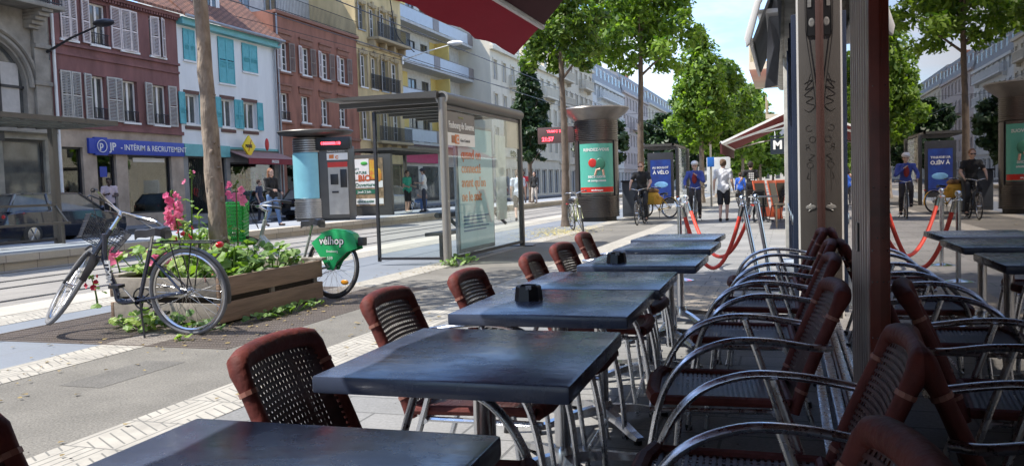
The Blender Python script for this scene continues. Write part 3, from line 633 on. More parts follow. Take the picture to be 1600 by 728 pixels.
for z in (5.0, 8.0, 11.0, 14.0):
    b = MB(); b.box(BX, BX+1.45, 53, 70.3, z-.35, z-.15); sl = b.build('balcony', mat('balcony_slab', (.5, .5, .48), .8), bd, smooth=False)
    b = MB(); b.box(BX+1.40, BX+1.43, 53, 70.3, z-.1, z+.8); b.box(BX+.05, BX+1.4, 53, 53.03, z-.1, z+.8); b.build('parapet', M_balc, sl, smooth=False)
    b = MB()
    for y in (53.4, 61.6, 69.2): b.box(BX+1.425, BX+1.45, y, y+1.2, z-.12, z+.82)
    b.tube([(BX+1.43, 53, z+.84), (BX+1.43, 70.3, z+.84)], .025, 5); b.build('dark_panel', M_balc_b, sl, smooth=False)
# --- generic rows further on
def rowbldg(name, label, y0, y1, h, wm, floors, bays, z_first=4.6, X=FX, roof=None, rooftype='mansard', balc=(), fl=3.05, ww=1.0, wh=1.8, trim=None, back=10, par=True):
    bd = bldg(name, label); step = (y1-y0)/bays; hol = []
    for k in range(floors):
        for j in range(bays):
            c = y0+step*(j+.5); hol.append((c-ww/2, c+ww/2, z_first+fl*k, z_first+fl*k+wh))
    gh = [(y0+step*(j+.12), y0+step*(j+.88), .4, 3.0) for j in range(bays)]
    b = MB(); facade_wall(b, y0, y1, 0, h, hol+gh, X=X, back=back); b.build('wall', wm, bd, smooth=False)
    b = MB(); b.box(X, X+.35, y0-.1, y1+.1, h-.35, h); b.box(X, X+.15, y0, y1, z_first-.9, z_first-.7)
    for q in hol: b.box(X, X+.07, q[0]-.12, q[0], q[2], q[3]); b.box(X, X+.07, q[1], q[1]+.12, q[2], q[3]); b.box(X, X+.1, q[0]-.15, q[1]+.15, q[3], q[3]+.16)
    b.build('cornice', trim or wm, bd, smooth=False)
    fr = MB(); pn = MB()
    for q in hol+gh:
        w = .06; x0, x1 = X-.2, X-.15; c = (q[0]+q[1])/2
        fr.box(x0, x1, q[0], q[0]+w, q[2], q[3]); fr.box(x0, x1, q[1]-w, q[1], q[2], q[3]); fr.box(x0, x1, c-.04, c+.04, q[2], q[3]); fr.box(x0, x1, q[0], q[1], q[3]-w, q[3]-.001); fr.box(x0, x1-.01, q[0], q[1], q[2]+(q[3]-q[2])*.5, q[2]+(q[3]-q[2])*.5+.04)
    for q in hol+gh: 
        p = MB(); p.box(X-.26, X-.21, q[0], q[1], q[2], q[3]); p.box(X-.2, X-.15, q[0], q[0]+.06, q[2], q[3]); p.cur = 1
        p.box(X-.205, X-.14, q[0], q[0]+.07, q[2], q[3]); p.box(X-.205, X-.14, q[1]-.07, q[1], q[2], q[3]); p.box(X-.205, X-.14, (q[0]+q[1])/2-.04, (q[0]+q[1])/2+.04, q[2], q[3])
        p.box(X-.205, X-.14, q[0]+.07, q[1]-.07, q[3]-.09, q[3]-.004); p.build('window', [M_pane, M_white], bd, smooth=False)
    for (k, j0, j1) in balc:
        z = z_first+fl*k-.15; ya_, yb_ = y0+step*j0+.2, y0+step*j1-.2
        b = MB(); b.box(X, X+.9, ya_, yb_, z-.2, z); b.box(X, X+.5, ya_+.2, ya_+.4, z-.6, z-.2); b.box(X, X+.5, yb_-.4, yb_-.2, z-.6, z-.2); bb = b.build('balcony', trim or wm, bd, bevel=.02)
        b = MB(); b.bar((X+.85, ya_, z+.95), (X+.85, yb_, z+.95), .1, .08); b.bar((X+.02, ya_+.02, z+.95), (X+.85, ya_+.02, z+.95), .1, .08)
        for q in range(int((yb_-ya_)/.16)): b.tube([(X+.85, ya_+.08+.16*q, z), (X+.85, ya_+.08+.16*q, z+.92)], .035, 5)
        for q in range(5): b.tube([(X+.1+.16*q, ya_+.02, z), (X+.1+.16*q, ya_+.02, z+.92)], .035, 5)
        b.build('balustrade', trim or wm, bb)
    if roof:
        b = MB(); rh = 3.2
        if rooftype == 'mansard': P = [(X+.1, h), (X-.9, h+rh), (X-5, h+rh+1), (X-back, h)]
        else: P = [(X+.3, h), (X-back/2, h+4.2), (X-back-.3, h)]
        n = len(P); b.add([(x, y0, z) for x, z in P]+[(x, y1, z) for x, z in P], [tuple(range(n))[::-1], tuple(range(n, 2*n))]+[(i, i+n, (i+1) % n+n, (i+1) % n) for i in range(n)]); rf = b.build('roof', roof, bd, smooth=False)
        for j in range(bays):
            c = y0+step*(j+.5); d = MB(); d.box(X-1.6, X-.25, c-.6, c+.6, h+.5, h+2.3); d.cur = 1; d.box(X-.25, X-.22, c-.42, c+.42, h+.7, h+2.1); d.build('dormer', [wm, M_pane], rf, smooth=False)
        ch = MB(); ch.box(X-4.5, X-3.7, y0+.1, y0+.9, h, h+rh+2.3); ch.box(X-4.5, X-3.7, y1-1.6, y1-.2, h, h+rh+2.0); ch.build('chimney', M_brown, rf, smooth=False)
    return bd
rowbldg('corner_building', 'cream rendered corner building with a dentilled cornice and stone balustrade balconies', 70.5, 93.5, 13.9, M_cr, 3, 9, 4.9, balc=((2, 2, 4), (1, 2, 4), (2, 6, 8)), ww=.95, wh=1.75, roof=M_cr, rooftype='none', trim=M_cr)
rowbldg('apartment_building', 'beige stone apartment block with bay balconies rising behind the tree beside the advertising column', 93.5, 112, 16.6, M_beige, 4, 7, 4.6, balc=((3, 0, 2), (2, 0, 2), (1, 0, 2), (3, 4, 6), (2, 4, 6)), roof=M_slateroof)
rowbldg('apartment_building', 'white gabled apartment block with a grey mansard roof in the middle of the far row', 112, 134, 15.4, mat('white_stone', (.62, .62, .6), .9), 4, 8, 4.4, balc=((3, 1, 7), (2, 1, 3), (2, 5, 7)), roof=M_slateroof)
rowbldg('apartment_building', 'grey-pink apartment block with a slate mansard near the end of the far row', 134, 160, 16.2, mat('pink_stone', (.5, .43, .4), .9), 4, 9, 4.4, balc=((2, 2, 7),), roof=M_slateroof)
rowbldg('apartment_building', 'distant pale apartment block closing the far row of buildings', 160, 235, 16.5, M_beige, 4, 18, 4.4, balc=((2, 3, 8), (3, 9, 15)), roof=M_slateroof)

rowbldg('street_building', 'pale building on the opposite side, level with the terrace', -14, 12, 14.5, M_cr, 3, 7, 4.6, roof=M_slateroof)
rowbldg('street_building', 'beige building on the opposite side, behind the photographer', -48, -14, 15.5, M_beige, 3, 9, 4.6, roof=M_slateroof)
# ------------------------------------------------------------------ tram stop furniture
M_poster_g = mat('poster_green', (.10, .42, .33), .3, var=.06, vs=2); M_poster_b = mat('poster_pale_blue', (.50, .70, .76), .35, var=.05); M_orange = mat('orange', (.75, .22, .05), .4)
M_pblue = mat('poster_blue', (.02, .06, .28), .3, var=.35, vs=3, c2=(.02, .03, .15))
M_frost = leafmat('frosted_glass', (.75, .8, .78), (.7, .75, .73), .6)
M_frost.node_tree.nodes['Translucent BSDF'].inputs[0].default_value = (.85, .9, .88, 1)
for l_ in list(M_frost.node_tree.nodes['Translucent BSDF'].inputs[0].links): M_frost.node_tree.links.remove(l_)
# near shelter: long pane on x=-5.15 (y 12.2..16.1), end pane on y=12.2
t = thing('tram_shelter', 'nearest glass tram shelter with a grey cantilevered roof and the stop name sign', 'tram shelter', (-5.15, 12.2, 0))
L = 3.95; D = 1.22
b = MB(); b.tube([(0, 0, 0), (0, 0, 2.66)], .068, 16); b.build('post', M_shelter_l, t)
b = MB(); b.tube([(0, 0, 2.66), (0, L+.05, 2.66)], .1, 18); b.build('roof_beam', M_shelter, t)
b = MB(); b.lathe([(.075, 0), (.105, 0), (.105, .03), (.075, .03)], n=24, M=Matrix.Translation((0, -.03, 2.66)) @ Matrix.Rotation(-PI/2, 4, 'X')); b.build('beam_ring', M_shelter_l, t)
b = MB(); b.box(-.045, .045, L-.05, L+.05, 0, 2.66); b.box(-.25, .25, L-.12, L+.12, 0, .02); b.build('post', M_shelter, t, bevel=.008)
b = MB(); b.box(-D-.02, -D+.03, -.02, .03, .06, 2.5); b.build('post', M_dark, t, bevel=.006)
b = MB(); b.add([(-.05, -.12, 2.66), (-2.05, -.12, 2.72), (-2.05, L+.3, 2.72), (-.05, L+.3, 2.66), (-.05, -.12, 2.76), (-2.05, -.12, 2.755), (-2.05, L+.3, 2.755), (-.05, L+.3, 2.76)], [(0, 1, 2, 3), (4, 7, 6, 5), (0, 4, 5, 1), (1, 5, 6, 2), (2, 6, 7, 3), (3, 7, 4, 0)])
for k in range(7): b.box(-1.9, -.08, .1+.6*k, .17+.6*k, 2.60, 2.68)
b.build('roof', M_shelter, t, smooth=False)
b = MB(); b.box(-D, 0, -.008, .008, .14, 2.5); b.build('glass_pane', M_glass, t, smooth=False)
for k in range(3):
    a = .08+k*(L-.1)/3; b = MB(); b.box(-.006, .006, a+.01, a+(L-.1)/3-.01, .12, 2.5); b.build('glass_pane', M_glass, t, smooth=False)
b = MB(); b.box(-.03, .03, .06, L, .07, .12); b.box(-D, -.07, -.02, .02, .09, .13); b.box(-.02, .02, .06, L, 2.5, 2.55); b.build('bottom_rail', M_dark, t, smooth=False)
b = MB()
b.tube([(-.38, .5, .78), (-.38, L-.2, .78)], .05, 8); b.bar((-.1, .9, .5), (-.4, .9, .78), .05, .05); b.bar((-.1, L-.7, .5), (-.4, L-.7, .78), .05, .05)
b.build('leaning_rail', M_shelter, t)
b = MB(); b.add([(-.12, .35, .46), (-.12, 2.1, .46), (-.55, 2.1, .44), (-.55, .35, .44), (-.12, .35, .52), (-.12, 2.1, .52), (-.55, 2.1, .50), (-.55, .35, .50)], [(0, 1, 2, 3), (4, 7, 6, 5), (0, 4, 5, 1), (1, 5, 6, 2), (2, 6, 7, 3), (3, 7, 4, 0)]); b.box(-.36, -.30, .5, .56, 0, .45); b.box(-.36, -.30, 1.9, 1.96, 0, .45); b.build('bench', M_shelter, t, bevel=.01)
sg = MB(); sg.box(-.004, .02, .12, 1.34, 2.14, 2.46); sg.box(.0, .012, .12, 1.34, 1.92, 2.14); 
sg = MB(); sg.box(.008, .025, .12, 1.34, 2.13, 2.46); s_ = sg.build('name_sign', mat('sign_grey', (.13, .125, .12), .4), t, smooth=False); text('Faubourg de Saverne', .155, M_white, s_, plane_x(.028, .16, 2.2), bold=.003, sx=.86)
text('tramway', .06, mat('olive', (.4, .4, .2)), s_, plane_x(.028, .6, 2.37))
sg = MB(); sg.box(.008, .022, .12, 1.34, 1.92, 2.125); s_ = sg.build('line_sign', M_white, t, smooth=False); text('Gare Centrale', .075, mat('grey_text', (.25, .25, .25)), s_, plane_x(.025, .66, 1.99))
b = MB(); b.box(.02, .027, .28, .42, 1.96, 2.08); b.cur = 1; b.box(.02, .028, .43, .6, 1.95, 2.1); b.build('line_badge', [mat('badge_brown', (.35, .12, .04), .4), M_orange], s_, smooth=False); text('C', .13, M_white, s_, plane_x(.03, .47, 1.975), bold=.006)
# information poster panel standing inside
b = MB(); b.box(-.10, -.06, .62, 2.45, .12, 2.3); pf = b.build('poster_case', M_zinc, t, smooth=False)
b = MB(); b.box(-.055, -.045, .7, 2.38, .2, 2.25); b.build('poster', M_poster_b, pf, smooth=False)
for i, s_ in enumerate(("quand on\nconnecté\navant qu'on\nne le soit",)): text(s_, .24, M_orange, pf, plane_x(-.04, .82, 1.72), bold=.002, sx=1.05)
text("quand on veut être libre", .09, mat('grey_text'), pf, plane_x(-.04, .85, 1.95)) if False else None
for k in range(5): 
    b = MB(); b.box(-.042, -.04, .85, 2.1-.15*(k % 3), .72-.06*k, .745-.06*k); b.build('small_print', mat('blue_text', (.12, .22, .4)), pf, smooth=False)
b = MB(); b.box(-.03, -.02, 2.5, 3.1, .6, 2.2); b.build('frosted_band', mat('frosted', (.72, .76, .74), .5), t, smooth=False)
b = MB(); b.box(-.05, .0, 3.15, 3.9, 1.98, 2.5); b.build('timetable_board', mat('board_cream', (.6, .55, .45), .5), t, smooth=False)
# left shelter on the platform
def flat_shelter(label, loc, L, D, h, group=None, panes=3, rz=0, frosted=True):
    t = thing('tram_shelter', label, 'tram shelter', loc, rz, group)
    for y in (0.15, L-.15):
        b = MB(); b.box(-.07, .07, y-.07, y+.07, 0, h); b.build('post', M_shelter, t, bevel=.01)
    b = MB(); b.box(-.1, D, -.08, 0, h, h+.1); b.box(-.1, D, L, L+.08, h, h+.1); b.box(D, D+.08, -.08, L+.08, h, h+.1); b.box(-.18, -.1, -.08, L+.08, h, h+.1)
    n = int(L/.42)
    for k in range(1, n): b.box(-.1, D, L*k/n-.035, L*k/n+.035, h-.02, h+.08)
    b.build('roof_frame', M_shelter, t, smooth=False)
    b = MB(); b.box(-.1, D, 0, L, h+.085, h+.105); b.build('roof_panel', M_frost if frosted else M_shelter, t, smooth=False)
    for k in range(panes):
        b = MB(); b.box(-.006, .006, .25+k*(L-.5)/panes, .25+(k+1)*(L-.5)/panes-.03, .12, h-.08); b.build('glass_pane', M_glass2, t, smooth=False)
    b = MB(); b.box(-.025, .025, .2, L-.2, .08, .12); b.build('bottom_rail', M_dark, t, smooth=False)
    return t
t = flat_shelter('glass tram shelter at the left edge with a slatted frosted roof and long bench', (-15.55, 9.6, .28), 5.0, 1.55, 2.55)
b = MB()
for z, y in ((.86, .0), (.46, .35)): b.bar((.1+y, 1.2, z), (.1+y, 4.75, z), .07, .05)
for y in (1.3, 3.0, 4.7): b.bar((.05, y, .46), (.5, y, .46), .05, .05); b.bar((.1, y, .86), (.45, y, .46), .04, .04); b.bar((.3, y, 0), (.3, y, .46), .05, .05)
b.build('bench', M_shelter, t, smooth=False)
# mid shelter with advertising case
t = flat_shelter('tram shelter with a backlit grocery opening poster beyond the ticket kiosk', (-16.2, 29.0, .28), 5.0, 1.75, 2.5, frosted=False)
b = MB(); b.box(-.1, 1.75, -.09, .09, 0, 2.36); b.build('poster_case', M_shelter, t, bevel=.01)
b = MB(); b.box(.12, 1.42, -.105, -.095, .38, 2.22); pp = b.build('poster', mat('poster_wood', (.42, .30, .18), .4, var=.4, vs=5), t, smooth=False)
b = MB(); b.box(.12, .82, -.112, -.106, 1.4, 2.2); b.box(.14, 1.4, -.112, -.106, 1.08, 1.34); b.box(.14, 1.4, -.112, -.106, .44, .66); b.build('poster_panel', M_white, pp, smooth=False)
b = MB(); b.box(.2, 1.2, -.112, -.106, .84, 1.02); b.build('green_band', mat('dark_green', (.03, .15, .09), .4), pp, smooth=False)
text("NATURE", .14, mat('dark_green'), pp, plane_y(.17, -.114, 1.62), bold=.003); text("LET'S", .1, mat('dark_green'), pp, plane_y(.17, -.114, 1.78)); text("BIO", .34, mat('bio_red', (.55, .12, .04), .4), pp, plane_y(.34, -.116, 1.34), bold=.012)
text("Ouverture", .2, mat('dark_green'), pp, plane_y(.2, -.114, 1.13), bold=.004); text("Jeudi 2 Juin", .13, M_white, pp, plane_y(.3, -.114, .88), bold=.002); text("VENDENHEIM", .12, mat('dark_green'), pp, plane_y(.25, -.114, .5), bold=.003)
b = MB(); b.ball((.62, -.12, 2.03), .1, (1.5, .1, .7)); b.build('leaf_logo', mat('logo_green', (.08, .42, .08), .4), pp)
b = MB(); b.box(.85, 1.1, -.112, -.106, 1.4, 2.15); b.ball((1.25, -.11, 1.55), .16, (.7, .05, 1.7)); b.build('produce', mat('produce', (.6, .12, .05), .4, c2=(.6, .5, .05), vs=6), pp)
b = MB(); b.box(-.7, -.35, -.25, .1, 0, 1.25); 
t2 = thing('ticket_validator', 'grey ticket validator post with a tilted red head in front of the grocery poster', 'ticket validator', (-16.15, 28.55, .28))
b = MB(); b.box(-.16, .16, -.1, .1, 0, 1.2); b.build('post', mat('grey_metal', (.38, .36, .34), .4, .4), t2, bevel=.02)
b = MB(); b.box(-.26, .26, -.14, .14, -.1, .1, Matrix.Translation((0, -.03, 1.32)) @ Matrix.Rotation(R(28), 4, 'Y')); b.build('head', mat('validator_red', (.6, .03, .02), .35), t2, bevel=.03)
b = MB(); b.ball((0, -.1, 1.1), .09, (1, .4, 1)); b.build('reader', mat('reader_yellow', (.5, .6, .1), .4), t2)
# ticket kiosk
t = thing('ticket_kiosk', 'grey ticket kiosk with a pale blue curved panel and red number display', 'ticket kiosk', (-14.95, 24.85, .28), R(14))
b = MB()
pts = [(-.95, -.45), (-.95, .45), (.95, .45), (.95, -.45)]
b.box(-.32, .98, -.42, .42, .08, 2.5); b.build('body', M_shelter, t, bevel=.02)
def ribs(b, c, r, z0, z1, n, a0, a1, pitch=.075):
    k = int((z1-z0)/pitch); prof = []
    for i in range(k):
        z = z0+i*pitch; prof += [(r-.03, z), (r, z+.01), (r, z+pitch*.55), (r-.03, z+pitch*.6)]
    prof.append((r-.03, z1)); b.lathe(prof, c, n, a0=a0, a1=a1)
ribm = mat('ribbed_steel', (.42, .42, .42), .3, .8)
b = MB(); ribs(b, (-.42, 0, 0), .62, .1, .75, 24, PI*.6, PI*1.75); b.build('ribbed_base', ribm, t)
b = MB(); ribs(b, (-.42, 0, 0), .60, 2.3, 2.78, 24, PI*.6, PI*1.75); b.build('ribbed_top', ribm, t)
b = MB(); b.lathe([(.58, .75), (.61, .78), (.61, 2.27), (.58, 2.3)], (-.42, 0, 0), 24, a0=PI*.6, a1=PI*1.72); b.build('poster_panel', mat('kiosk_blue', (.22, .50, .58), .3, var=.06), t)
b = MB(); b.lathe([(.1, 2.78), (1.05, 2.92), (1.12, 3.0), (1.1, 3.03), (.1, 3.03)], (-.2, 0, 0), 32, M=Matrix.Diagonal((1.15, 1, 1, 1))); b.lathe([(0, 0), (.575, 0), (.575, 2.8)], (-.42, 0, 0), 28); b.build('canopy', M_shelter, t)
b = MB(); b.box(-.05, 1.1, -.55, -.3, 2.38, 2.78); d_ = b.build('number_display', M_black, t, bevel=.01); text('1888888:18', .13, emis('led_red', (1, .04, .06), 4), d_, plane_y(.1, -.556, 2.53), bold=.003, sx=1.1)
b = MB(); b.box(.28, .95, -.435, -.42, .2, 1.95); mc = b.build('ticket_machine', mat('machine_grey', (.45, .42, .38), .35, .4), t, smooth=False)
b = MB(); b.box(.36, .62, -.46, -.435, 1.2, 1.55); b.box(.4, .62, -.47, -.435, .92, .98); b.box(.7, .92, -.47, -.435, 1.1, 1.7); b.build('machine_screen', M_black, mc, bevel=.006)
b = MB(); b.box(.28, .95, -.45, -.435, 1.78, 1.95); b.build('red_header', mat('validator_red', (.6, .03, .02)), mc, smooth=False); b = MB(); b.box(.26, .97, -.44, -.42, 2.02, 2.25); ls = b.build('line_sign', M_white, t, smooth=False); text('C', .14, M_orange, ls, plane_y(.55, -.445, 2.06), bold=.01); b = MB(); b.box(.34, .5, -.445, -.44, 2.07, 2.2); b.build('badge', M_orange, ls, smooth=False)
b = MB(); b.box(.26, .97, -.44, -.42, 2.27, 2.36); ls = b.build('name_sign', mat('sign_grey'), t, smooth=False); text('Faubourg de Saverne', .07, M_white, ls, plane_y(.28, -.445, 2.29))
b = MB(); b.lathe([(0, 0), (.5, 0), (.5, .1), (0, .1)], (-.42, 0, 0), 20); b.box(-.3, .95, -.38, .38, 0, .08); b.build('plinth', M_black, t)
# advertising column
def column():
    t = thing('advertising_column', 'round dark advertising column with a green recycling poster and a flared cap', 'advertising column', (-5.95, 27.0, 0))
    b = MB(); b.lathe([(0, 0), (.62, 0), (.62, .16), (0, .16)], n=28); b.build('plinth', M_black, t)
    b = MB(); ribs(b, (0, 0, 0), .73, .14, .82, 40, 0, 2*PI, .06); b.build('ribbed_base', mat('column_metal', (.12, .11, .105), .32, .7), t)
    b = MB(); ribs(b, (0, 0, 0), .73, 2.62, 3.3, 40, 0, 2*PI, .06); b.build('ribbed_top', mat('column_metal'), t)
    b = MB(); b.lathe([(.70, .82), (.72, .84), (.72, 2.6), (.70, 2.62)], n=40); dr = b.build('drum', mat('column_metal'), t)
    a = PI*1.5+.21; b = MB(); b.lathe([(.727, .93), (.728, 2.52)], n=24, a0=a-.82, a1=a+.82); p = b.build('poster', M_poster_g, dr)
    b = MB(); b.lathe([(.731, .95), (.731, 1.12)], n=24, a0=a-.8, a1=a+.8); b.build('red_band', mat('validator_red', (.6, .03, .02)), p)
    def curved(txt, size, z, mt, off=0, bold=.004):
        o = text(txt, size, mt, p, Matrix(((1, 0, 0, 0), (0, 0, -1, 0), (0, 1, 0, 0), (0, 0, 0, 1))), ext=.0, align='CENTER', bold=bold)
        me = o.data
        for v in me.vertices:
            an = a+(v.co.x+off)/.735; v.co = Vector((.735*math.cos(an), .735*math.sin(an), v.co.z+z))
    curved('RENDEZ-VOUS', .13, 2.28, M_white); curved('RECYCLONS', .1, 1.42, M_white); curved('et compostons', .1, 1.3, M_white); curved('strasbourg.eu', .07, 1.0, M_white)
    b = MB(); q = Matrix.Translation((0.155, -.715, 0)) ; b.ball((.155+.12, -.725, 1.86), .17, (1, .12, 1.1)); b.build('globe_print', mat('dark_green', (.03, .15, .09)), p)
    b = MB(); b.ball((.155-.13, -.73, 1.9), .14, (1, .1, 1)); b.build('badge_print', mat('validator_red'), p)
    b = MB(); b.tube([(.1, -.735, 1.5), (.16, -.74, 1.68), (.28, -.735, 1.7)], .035, 6); b.tube([(.38, -.70, 1.5), (.36, -.71, 1.68)], .035, 6); b.build('hand_print', mat('peach', (.6, .35, .25), .5), p)
    b = MB()
    for an in (a-.9, a+.9, a+PI-.9, a+PI+.9): b.box(-.02, .02, -.012, .012, .82, 2.62, Matrix.Rotation(an, 4, 'Z') @ Matrix.Translation((.735, 0, 0)))
    b.build('glazing_bar', M_dark, dr, smooth=False)
    b = MB(); b.lathe([(.70, 3.28), (.76, 3.34), (1.0, 3.52), (1.12, 3.66), (1.1, 3.7), (0, 3.74)], n=40); b.build('cap', mat('cap_metal', (.24, .22, .205), .35, .6), t)
    b = MB(); b.box(-1.95, -.7, -.18, .0, 2.62, 3.15); d_ = b.build('arrival_display', mat('display_case', (.12, .07, .065), .4), t, bevel=.01); text('21:57', .18, emis('led_red'), d_, plane_y(-1.8, -.186, 2.7), bold=.004); text('TRAM C  2 MIN', .1, emis('led_red'), d_, plane_y(-1.62, -.186, 2.98), bold=.002)
    b = MB(); b.box(-.98, -.9, -.1, -.02, 0, 2.62); b.build('display_post', M_shelter_l, t, smooth=False)
column()
t = thing('utility_cabinet', 'dark blue-grey street cabinet standing just right of the round advertising column', 'cabinet', (-4.95, 28.6, 0)); b = MB(); b.box(-.42, .42, -.3, .3, .05, 1.25); b.build('body', mat('cabinet', (.07, .08, .1), .45), t, bevel=.03); b = MB(); b.box(-.46, .46, -.34, .34, 1.25, 1.31); b.build('lid', M_dark, t, bevel=.015); b = MB(); b.box(-.38, -.01, -.31, -.30, .15, 1.15); b.box(.01, .38, -.31, -.30, .15, 1.15); b.build('door', mat('cabinet'), t, bevel=.006)
# far shelter with the blue poster
t = flat_shelter('far glass tram shelter with a deep blue cycling poster behind the parked yellow bicycle', (-4.35, 35.3, 0), 4.2, -1.6, 2.72, frosted=False, panes=2)
b = MB(); b.box(-1.22, -.14, -.06, .06, .3, 2.45); b.build('poster_case', M_dark, t, bevel=.01); b = MB(); b.box(-1.1, -.25, -.075, -.062, .5, 2.15); pp = b.build('poster', M_pblue, t, smooth=False)
text('AU BOULOT', .12, M_white, pp, plane_y(-1.02, -.08, 1.78), bold=.002); text('À VÉLO', .2, M_white, pp, plane_y(-1.0, -.08, 1.55), bold=.004)
b = MB(); b.ball((-.66, -.075, 1.1), .22, (1.3, .05, .6)); b.build('picture_print', mat('poster_sky', (.2, .45, .75), .4, var=.3), pp)
# wall lamps
def lamp(label, p0, p1, mt, hl=.55):
    t = thing('street_lamp', label, 'street lamp', p0); d = Vector(p1)-Vector(p0)
    b = MB(); b.tube([(0, 0, 0), d*.5+Vector((0, 0, .06)), d], [.05, .04, .03], 8); b.build('arm', mt, t)
    b = MB(); b.ball(d+d.normalized()*hl*.4, hl/2, (1, .45, .3), M=None); b.build('lamp_head', mt, t); b = MB(); b.box(-.03, .03, -.12, .12, -.25, .2); b.build('bracket', mt, t)
lamp('dark street lamp on a long arm from the grey stone building corner', (FX+.1, 23.1, 6.5), (FX+2.6, 22.9, 7.15), M_dark, .9)
lamp('slim white street lamp arm over the pale blue balconies', (FX+.1, 52.3, 10.1), (FX+3.4, 52.6, 10.9), M_white, 1.2)
# tram wires
for X, z, nm in ((-12.1, 5.7, 'thin tram wire above the far track'), (-9.95, 5.7, 'thin tram wire above the near track')):
    b = MB(); b.tube([(X, y, z+.0004*(y-40)**2*.02) for y in range(-4, 200, 12)], .014, 5); one('tram_wire', b, M_black, nm, 'overhead wire')
b = MB(); b.tube([(FX, 52.2, 12.9), (-22, 46, 11.6), (-12.1, 30, 9.9)], .02, 5); 
b = MB(); b.tube(spline([(FX+.2, 50.5, 13.9), (FX+.3, 51.2, 11.6), (FX+1, 52.3, 10.6)], 8), .04, 5); one('cable', b, M_black, 'sagging black cable on the yellow stone facade beside the white lamp arm', 'cable')
b = MB(); b.tube([(FX, 34.2, 9.8), (-12.1, 60, 6.2), (-1, 84, 8)], .016, 5); one('tram_wire', b, M_black, 'span wire crossing the street diagonally from the turquoise shuttered building', 'overhead wire')
# ------------------------------------------------------------------ trees
M_bark = mat('bark', (.33, .27, .21), .9, vs=11, bump=1, bd=.03, bs=16, stretch=(1, 1, .4), c2=(.13, .095, .07)); M_bark2 = mat('bark_shaded', (.17, .13, .10), .95, var=.25, vs=4, bump=.8, bs=10)  # second bark is darker: shade on the trunks painted into the colour
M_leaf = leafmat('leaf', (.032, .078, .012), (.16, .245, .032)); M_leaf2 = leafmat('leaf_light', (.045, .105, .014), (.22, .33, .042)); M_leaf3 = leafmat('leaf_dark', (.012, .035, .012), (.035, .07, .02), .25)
def leaves(name, clumps, n, size, mt, parent, seed=1, droop=.3):
    """many folded leaf faces scattered through clumps [(centre, radius xyz)]"""
    rg = np.random.default_rng(seed); w = np.array([c[1][0]*c[1][1]*c[1][2] for c in clumps])**.7; w /= w.sum()
    idx = rg.choice(len(clumps), n, p=w); C0 = np.array([c[0] for c in clumps])[idx]; Rr = np.array([c[1] for c in clumps])[idx]
    d = rg.normal(size=(n, 3)); d /= np.linalg.norm(d, axis=1)[:, None]; rr = rg.random(n)**.42
    P = C0+d*Rr*rr[:, None]
    nr = d*.7+rg.normal(size=(n, 3))*.6+np.array([0, 0, .5]); nr /= np.linalg.norm(nr, axis=1)[:, None]
    a = np.cross(nr, rg.normal(size=(n, 3))); a /= np.linalg.norm(a, axis=1)[:, None]; bq = np.cross(nr, a)
    s = size*(.45+1.1*rg.random(n))[:, None]; a = a*s; bq = bq*s*.55
    V = np.stack([P-a, P-bq*.9-nr*s*.12, P+a, P+bq*.9-nr*s*.12], 1).reshape(-1, 3)
    me = bpy.data.meshes.new(name); me.vertices.add(4*n); me.vertices.foreach_set('co', V.ravel())
    me.loops.add(6*n); base = np.arange(n)[:, None]*4; lv = (base+np.array([0, 1, 2, 0, 2, 3])).ravel(); me.loops.foreach_set('vertex_index', lv)
    me.polygons.add(2*n); me.polygons.foreach_set('loop_start', np.arange(2*n)*3); me.update(calc_edges=True); me.validate()
    me.materials.append(mt); o = bpy.data.objects.new(name, me); col.objects.link(o); o.parent = parent; return o
